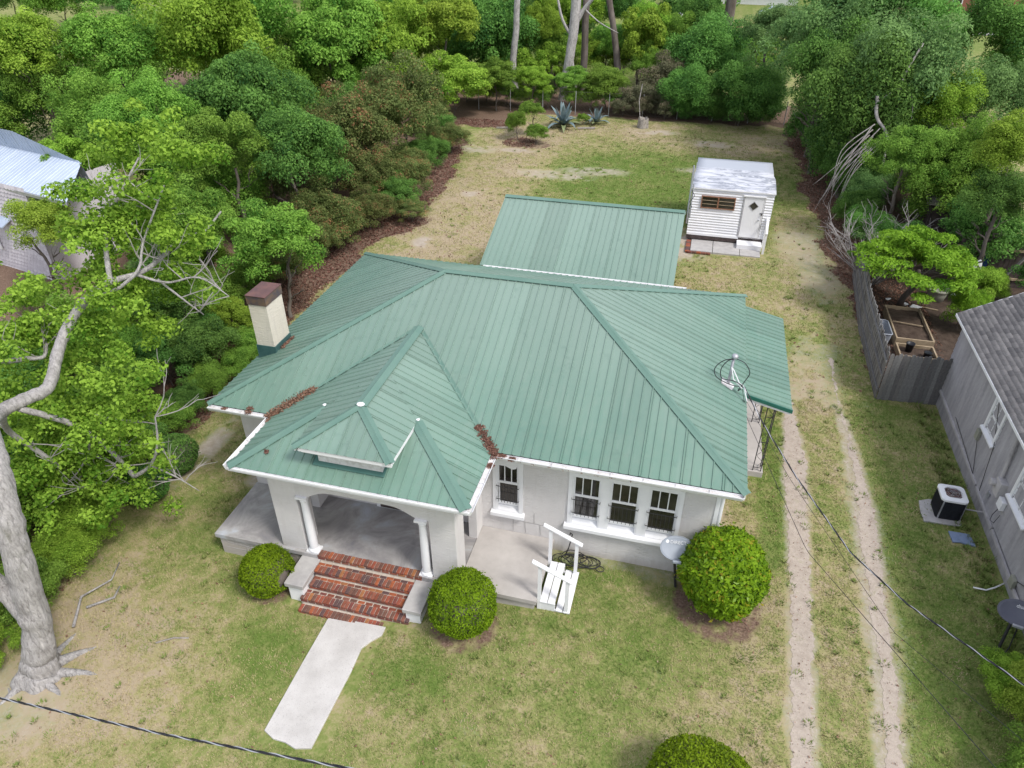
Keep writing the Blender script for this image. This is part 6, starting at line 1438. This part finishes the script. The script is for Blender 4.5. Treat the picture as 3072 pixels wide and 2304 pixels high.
HC = [(-15.6, -0.35, 5.61), (-12.57, -1.32, 5.73), (-16.67, -1.97, 3.02), (-13.95, -1.66, 3.35), (-14.14, 2.23, 8.76), (-11.64, -1.61, 5.59), (-14.37, -1.57, 3.63), (-15.73, -2.2, 1.74), (-13.92, 1.35, 7.59), (-13.58, -1.63, 2.54), (-17.11, -1.07, 1.9), (-13.87, 2.22, 8.19), (-13.65, 0.8, 7.97), (-16.42, -1.62, 3.27), (-16.05, -1.27, 5.28), (-13.81, 1.73, 7.16), (-15.85, -1.19, 5.43), (-12.98, 1.92, 7.34), (-12.11, 0.87, 7.2), (-13.85, -0.69, 4.96), (-14.2, -0.05, 4.79), (-14.72, 0.88, 6.35), (-13.22, -0.88, 6.18), (-13.76, -1.08, 5.88), (-12.47, -1.37, 5.71), (-13.8, 0.59, 6.21), (-15.13, -0.8, 4.08), (-12.28, -2.45, 2.82), (-13.96, -0.74, 5.53), (-13.93, 1.17, 7.66), (-13.01, -1.51, 4.61), (-15.13, -1.87, 3.67), (-14.79, -1.7, 3.24), (-12.47, 1.73, 8.84), (-12.76, -1.88, 3.18), (-15.02, 2.28, 8.29), (-12.48, 1.58, 8.76), (-12.31, 0.61, 7.6), (-14.73, -1.79, 3.8), (-13.8, -2.42, 2.97), (-18.35, -1.49, 0.8), (-16.26, -0.81, 3.41), (-12.88, -0.3, 6.22), (-14.58, 1.84, 7.5), (-17.51, -1.61, 1.66), (-16.38, -1.74, 4.04), (-15.1, -0.92, 4.68), (-14.65, -1.85, 2.04), (-13.66, -1.63, 4.03), (-16.71, 0.34, 5.2), (-16.86, -0.87, 2.74), (-17.92, -0.22, 4.21), (-15.54, -0.17, 5.71), (-13.08, -2.1, 4.55), (-16.65, -0.15, 5.83), (-13.65, 0.6, 7.31), (-13.21, -1.34, 4.67), (-15.23, -0.17, 4.88), (-14.8, -1.32, 3.36), (-15.04, 0.95, 6.9), (-13.47, 0.91, 6.59), (-15.04, 1.65, 7.94), (-13.61, 2.31, 9.5), (-15.12, -1.18, 2.16), (-15.24, -1.45, 2.11), (-12.81, -1.15, 4.41), (-15.67, -1.15, 5.56), (-15.25, -2.03, 4.11), (-11.96, 1.24, 8.93), (-12.51, -2.13, 4.44), (-13.85, 2.6, 9.1), (-15.76, 0.16, 5.09), (-15.99, -0.29, 4.7), (-13.73, -1.77, 4.52), (-12.83, -1.08, 4.1), (-14.4, 0.43, 6.03), (-17.36, -0.71, 3.11), (-14.62, 0.8, 6.27), (-15.63, -0.7, 5.34), (-16.35, -0.44, 3.83), (-14.92, -1.25, 4.44), (-14.22, 0.43, 7.1), (-14.03, -0.58, 5.36), (-14.26, 0.55, 6.01), (-12.62, 1.1, 6.81), (-13.29, -1.59, 1.86), (-13.12, -1.15, 2.84), (-15.11, -1.99, 3.02), (-13.53, -1.8, 4.78), (-16.17, -1.91, 3.12), (-15.23, -0.16, 5.15), (-14.24, -0.19, 6.33), (-13.1, -2.22, 2.52), (-14.27, 1.87, 9.14), (-14.33, 2.76, 8.97)]
rgh = np.random.RandomState(5); HC = np.array(HC); keep = rgh.rand(len(HC)) < .86
EX = np.array([(-14.3+rgh.uniform(-1.6, 1.3), -1.6+rgh.uniform(-1.0, 1.0), rgh.uniform(1.6, 4.2)) for _ in range(46)]+[(-13.9+rgh.uniform(-.6, 1.3), .7+rgh.uniform(-.6, 1.3), rgh.uniform(5.0, 8.6)) for _ in range(26)]); EX = EX[EX[:, 0]-.35*EX[:, 1] < -12.7]
HC = np.vstack([HC[keep], EX]); HR = rgh.uniform(.22, .42, len(HC))
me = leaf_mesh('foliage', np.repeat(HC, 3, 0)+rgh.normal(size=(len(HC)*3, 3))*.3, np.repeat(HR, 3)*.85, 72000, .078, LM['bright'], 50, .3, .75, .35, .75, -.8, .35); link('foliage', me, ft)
mb = MB(); mb.tube([(-11.5, -4.0, .26), (-11.2, -3.8, .27), (-10.9, -3.72, .26)], .02, 5); tag(mb.build('fallen_stick', MT['stump'], None, True), 'pale fallen stick on the brown lawn near the front left tree', 'stick')
# roots running along the bed edge
mb = MB()
for pts in ([(-13.5, -4.1, .25), (-13.9, -3.4, .28), (-13.6, -2.8, .26), (-13.8, -2.3, .24)], [(-13.6, -3.6, .25), (-13.2, -3.2, .24), (-13.3, -2.9, .24)]): mb.tube(pts, [.032, .028, .02, .014][:len(pts)], 6)
tag(mb.build('surface_root', MT['bark'], None, True), 'grey surface roots at the lawn edge above the front left tree base', 'root')

# ================================================================= DEAD LEAVES
def litter(name, label, cat, n, sampler, size, seed, parent=None):
    rg = np.random.RandomState(seed); P, N = sampler(rg, n); n = len(P); nr = N+rg.normal(size=(n, 3))*.45; nr /= np.linalg.norm(nr, axis=1, keepdims=True)
    tt = np.cross(nr, rg.normal(size=(n, 3))); tt /= np.linalg.norm(tt, axis=1, keepdims=True); bt = np.cross(nr, tt); s_ = size*rg.uniform(.5, 1.3, n)[:, None]
    V = np.stack([P-tt*s_*.5, P+bt*s_*.3, P+tt*s_*.5+nr*s_*.25, P-bt*s_*.3], 1).reshape(-1, 3)
    o = link(name, fast_mesh(name, V, np.arange(4*n).reshape(n, 4), [LM['brown']], np.repeat(np.clip(rg.normal(.5, .28, n), 0, 1), 4)), parent)
    if parent is None: tag(o, label, cat, kind='stuff')
    return o
def gs(x0, x1, y0, y1, thr=.45):
    def f(rg, n):
        x = rg.uniform(x0, x1, n); y = rg.uniform(y0, y1, n); s_, l_, g_ = masks(x, y); k = rg.rand(n) < sstep(thr-.3, thr+.2, l_); x, y = x[k], y[k]
        return np.stack([x, y, gz(x, y)+rg.uniform(.01, .05, len(x))], -1), np.tile([0, 0, 1.], (len(x), 1))
    return f
litter('leaf_litter', 'reddish brown fallen leaves along the left edge of the lawn', 'leaves', 42000, gs(-17.5, -12, -6, 12), .085, 1)
litter('leaf_litter', 'reddish brown fallen leaves in the bed left of the back yard', 'leaves', 26000, gs(-18.5, -12, 12, 38), .11, 2)
litter('leaf_litter', 'brown fallen leaves under the trees right of the shed and along the fence', 'leaves', 24000, gs(3.2, 7, 9, 42, .5), .10, 3)
litter('leaf_litter', 'thin ring of mulch and dead leaves under the round shrubs', 'leaves', 5000, gs(-11, 1.3, -3.2, 1, .6), .035, 4)
def lawnbits(x0, x1, y0, y1, tr=False):
    def f(rg, n):
        x = rg.uniform(x0, x1, n); y = rg.uniform(y0, y1, n)
        k = ~((x > -11.7) & (x < -.4) & (y > -1.5) & (y < 8.4)) & ~((x > -9.5) & (x < -6.1) & (y > -2.5) & (y < 0)) & (x < 6)
        if tr: a, b = TRL(y); c, d_ = TRR(y); k &= ((x > a) & (x < b)) | ((x > c) & (x < d_))
        x, y = x[k], y[k]; return np.stack([x, y, gz(x, y)+.02+rg.uniform(0, .02, len(x))], -1), np.tile([0, 0, 1.], (len(x), 1))
    return f
litter('scattered_leaves', 'loose dry leaves scattered over the front lawn', 'leaves', 1500, lawnbits(-14, 6, -7, 9), .055, 14)
litter('scattered_leaves', 'small dark debris specks on the sandy wheel tracks', 'leaves', 3200, lawnbits(1, 3.8, -8, 8, True), .028, 15)
litter('scattered_leaves', 'dry leaves scattered on the back yard', 'leaves', 1200, lawnbits(-14, 4, 9, 38), .09, 16)
def weeds(label, k, x0, x1, y0, y1, h, seed):
    rg = np.random.RandomState(seed); cx = rg.uniform(x0, x1, k); cy = rg.uniform(y0, y1, k); s_, l_, g_ = masks(cx, cy)
    ok = (l_ < .3) & ~((cx > -11.8) & (cx < -.2) & (cy > -1.6) & (cy < 8.5)) & ~((cx > -9.6) & (cx < -6) & (cy > -5.5) & (cy < 0)); cx, cy = cx[ok], cy[ok]; m_ = 34
    R0 = rg.uniform(.03, .14, len(cx)); n = len(cx)*m_; a = rg.uniform(0, 6.283, n); q = np.sqrt(rg.rand(n))*np.repeat(R0, m_); x = np.repeat(cx, m_)+q*np.cos(a); y = np.repeat(cy, m_)+q*np.sin(a); z = gz(x, y)
    hh = h*rg.uniform(.5, 1.2, n); w_ = .009; A = np.stack([x-np.sin(a)*w_, y+np.cos(a)*w_, z], -1); B = np.stack([x+np.sin(a)*w_, y-np.cos(a)*w_, z], -1); T_ = np.stack([x+np.cos(a)*hh*.7, y+np.sin(a)*hh*.7, z+hh], -1)
    o = link('weed_tufts', fast_mesh('weed_tufts', np.stack([A, B, T_], 1).reshape(-1, 3), np.arange(3*n).reshape(n, 3), [MT['blade']], np.repeat(np.clip(rg.normal(.85, .15, n), 0, 1), 3))); tag(o, label, 'weeds', kind='stuff')
weeds('darker weed tufts dotted over the front lawn and between the wheel tracks', 900, -13.5, 5.8, -7.5, 9, .07, 61)
weeds('darker weed tufts dotted over the back yard', 350, -13, 4, 10, 37, .09, 62)
weeds('taller grass growing along the foot of the neighbouring wall', 150, 5.45, 5.95, -2, 8.8, .13, 63)
def pile(label, pts, n, seed, size=.05):
    def f(rg, n):
        k = rg.randint(0, len(pts), n); c = np.array([pts[i][:3] for i in k]); r_ = np.array([pts[i][3] for i in k]); d = rg.normal(size=(n, 3)); d /= np.linalg.norm(d, axis=1, keepdims=True)
        d[:, 2] = np.abs(d[:, 2]); P = c+d*(r_*rg.uniform(.2, 1, n))[:, None]*np.array([1.3, 1.3, .13]); return P, np.tile([0, 0, 1.], (n, 1))
    o = litter('leaf_pile', label, 'leaves', n, f, size, seed); return o
vz = lambda t, sx: (pxr+sx*pw*(1-t), pyt*t, EZ+(Hp-EZ)*t+.03)
pile('drift of dead leaves in the left valley of the porch roof', [(*vz(t, -1), .13+.05*math.sin(t*11)) for t in (0., .03, .07, .11, .15, .19, .23, .27)]+[(-10.45, -.03, 3.58, .1), (-10.3, -.2, 3.6, .1)], 2600, 5)
pile('drift of dead leaves in the right valley of the porch roof above the gutter corner', [(*vz(t, 1), .12) for t in (.0, .03, .06, .09, .13, .17)]+[(-5.15, -.06, 3.58, .13), (-5.0, -.04, 3.57, .1), (-4.75, -.06, 3.54, .07), (-5.13, -.4, 3.56, .07)], 2400, 6)
pile('small clump of dead leaves on the left gutter', [(-11.6, -.04, 3.57, .06), (-10.95, -.03, 3.6, .09), (-10.98, .06, 3.64, .08)], 260, 7)
pile('dead leaves caught behind the base of the chimney', [(-11.3, 2.2+.1*k, 3.95, .06) for k in range(6)], 260, 8)
pile('single clump of brown leaf on the left of the porch roof', [(-9.65, -1.42, 3.80, .05)], 40, 9, .07)
pile('scattered leaf bits along the front right gutter', [(-4.6+.33*k, -.07, 3.53, .07) for k in range(8)], 200, 10, .04)

# ================================================================= LEFT NEIGHBOUR HOUSE
lh = thing('scalloped_house', 'lavender white house with scalloped shingle walls and pale blue metal roof at the left edge', 'house', (-29, 13, .2))
mb = MB(); mb.add([(-26.6, 9.9, 0), (-33, 11.2, 0), (-33, 11.2, 4.0), (-26.6, 9.9, 4.0)], [(0, 1, 2, 3)]); mb.add([(-26.6, 9.9, 0), (-25.9, 14.0, 0), (-25.9, 14, 4.0), (-26.6, 9.9, 4.0)], [(0, 1, 2, 3)]); mb.build('sheathing', MT['scallop'], lh)
Lw = 6.5; d = Vector((-6.4, 1.3, 0)).normalized(); nrm = Vector((-.2, -.98, 0)).normalized(); V = []; Fq = []
o0 = Vector((-26.6, 9.9, .2)); wv = .2; ex_ = .17; z = 0; c = 0
while z < 3.75:
    s_ = -(c % 2)*wv/2
    while s_ < Lw:
        k = len(V); a = max(s_, 0); b = min(s_+wv-.008, Lw)
        if b-a > .03:
            for t, dz in ((0, .035), (.25, .008), (.5, 0), (.75, .008), (1, .035)):
                p = o0+d*(a+(b-a)*t)+Vector((0, 0, z+dz))+nrm*.035; V.append(tuple(p))
            V.append(tuple(o0+d*b+Vector((0, 0, z+ex_+.02))+nrm*.008)); V.append(tuple(o0+d*a+Vector((0, 0, z+ex_+.02))+nrm*.008))
            Fq += [(k, k+1, k+2, k+6), (k+2, k+3, k+5, k+6), (k+3, k+4, k+5, k+5)]
        s_ += wv
    z += ex_; c += 1
mb = MB(); mb.add(V, [tuple(dict.fromkeys(f)) for f in Fq]); o = mb.build('scalloped_shingles', MT['scallop'], lh); o['kind'] = 'stuff'
roof_face([(-33.5, 11.5, 4.0), (-24.2, 9.35, 4.0), (-25.2, 11.6, 4.75), (-28.7, 12.2, 5.55), (-34.5, 13.5, 5.55)], (9.3, -2.15, 0), lh, mat='bluemetal', rh=.012)
roof_face([(-34.5, 13.5, 5.55), (-28.7, 12.2, 5.55), (-25.2, 11.6, 4.75), (-24.5, 15, 4.0), (-34, 17, 4)], (9.3, -2.15, 0), lh, mat='bluemetal', rh=.012)
mb = MB(); mb.bar((-33.5, 11.47, 3.93), (-24.2, 9.32, 3.93), .05, .12); mb.build('eave_board', MT['greymetal'], lh)
mb = MB(); mb.prism([(-32.5, 10.7, 2.4), (-28.3, 9.75, 2.4), (-28.2, 10.2, 2.62), (-32.4, 11.15, 2.62)], (0, 0, .05)); mb.build('window_hood', MT['bluemetal'], lh)
mb = MB(); mb.prism([o0+d*3.0+nrm*.06+Vector((0, 0, .9)), o0+d*3.2+nrm*.06+Vector((0, 0, .9)), o0+d*3.2+nrm*.06+Vector((0, 0, 1.9)), o0+d*3.0+nrm*.06+Vector((0, 0, 1.9))], nrm*.04); mb.build('window_board', MT['white'], lh)
# small brown roofed outbuilding at the right
ob = thing('brown_roof_outbuilding', 'small outbuilding with brown shingle roof half hidden by the right trees', 'shed', (9, 23, .6))
mb = MB(); mb.box(7.9, 10.6, 21.6, 24.2, .3, 2.6); mb.build('wall', MT['darkwood'], ob)
mb = MB(); mb.prism([(7.6, 21.3, 2.6), (10.9, 21.3, 2.6), (10.9, 24.6, 3.5), (7.6, 24.6, 3.5)], (0, 0, .08)); mb.build('roof', MT['stump'], ob)
# ================================================================= FAR DISTANCE
def strip(name, pts, z, m): o = link(name, fast_mesh(name, [(x, y, z) for x, y in pts], [(0, 1, 2, 3)], [m])); tag(o, kind='structure')
strip('far_road', [(-12, 76.5), (60, 94), (60, 96), (-12, 78.3)], .66, MT['roadm'])
strip('clay_bank', [(-6, 83), (10, 87), (10, 88.6), (-6, 84.6)], .64, MT['clay'])
strip('clay_patch', [(-1, 67), (4, 68), (4, 75), (-1, 73)], .63, MT['clay'])
fb = thing('brick_house', 'red brick house far off at the top right', 'house', (32, 112, .6))
mb = MB(); mb.box(24, 46, 106, 116, .3, 4.2); mb.build('brick_wall', MT['farbrick'], fb)
mb = MB(); mb.prism([(23.3, 105.4, 4.2), (23.3, 116.6, 4.2), (23.3, 111, 7.2)], (23.5, 0, 0)); mb.build('roof', MT['shingle'], fb)
for x in (27, 31.5, 36, 41):
    mb = MB(); mb.box(x, x+1.2, 105.9, 106.05, 1.6, 3.2); w_ = mb.build('window', MT['white'], fb); mb = MB(); mb.box(x+.12, x+1.08, 105.86, 105.9, 1.7, 3.1); mb.build('pane', MT['glass'], w_)
mb = MB(); mb.tube([(29.6, 105.7, .5), (30.1, 105.6, 4.2)], .07, 6); mb.build('downspout', MT['white'], fb)
f2 = thing('far_cottage', 'brown cottage with white trimmed window glimpsed between trees at the top centre', 'house', (-35, 101, .6))
mb = MB(); mb.box(-40, -31, 98, 105, .3, 3.6); mb.build('wall', MT['farbrick'], f2)
mb = MB(); mb.prism([(-41, 97.3, 3.6), (-41, 105.8, 3.6), (-41, 101.5, 6)], (11, 0, 0)); mb.build('roof', MT['bluemetal'], f2)
mb = MB(); mb.box(-36.6, -35.2, 97.86, 98, 1.2, 3.0); w_ = mb.build('window', MT['white'], f2); mb = MB(); mb.box(-36.45, -35.35, 97.82, 97.86, 1.35, 2.85); mb.build('pane', MT['glass'], w_)
f3 = thing('far_white_house', 'pale blue white roofed house glimpsed above the far road', 'house', (2, 112, .6))
mb = MB(); mb.box(-7, 8, 108, 116, .3, 3.4); mb.build('wall', MT['white'], f3); mb = MB(); mb.prism([(-8, 107, 3.4), (-8, 117, 3.4), (-8, 112, 6.2)], (17, 0, 0)); mb.build('roof', MT['bluemetal'], f3)
def car(label, x, y, mat, rot=0):
    t = thing('parked_car', label, 'car', (x, y, .65)); mb = MB()
    pr_ = [(-2.1, .3), (-2.1, .75), (-1.9, .9), (-1.2, .95), (-.7, 1.4), (.9, 1.42), (1.5, .98), (2.1, .9), (2.15, .35)]
    mb.prism([(x+a, y-.85, .65+b) for a, b in pr_], (0, 1.7, 0)); mb.build('body', MT[mat], t, bevel=.06)
    g = MB(); g.prism([(x-1.05, y-.87, 1.62), (x-.68, y-.87, 1.98), (x+.85, y-.87, 2.0), (x+1.3, y-.87, 1.64)], (0, .02, 0)); g.build('side_glass', MT['glass'], t)
    for a in (-1.35, 1.35):
        for b in (-.88, .70): w_ = MB(); w_.tube([(x+a, y+b, .97), (x+a, y+b+.18, .97)], .32, 14); w_.build('wheel', MT['black'], t)
car('white car parked far off on the road at the top centre', -5.2, 88.5, 'white'); car('pale blue car parked far off above the clay bank', 4.5, 93, 'bluemetal')
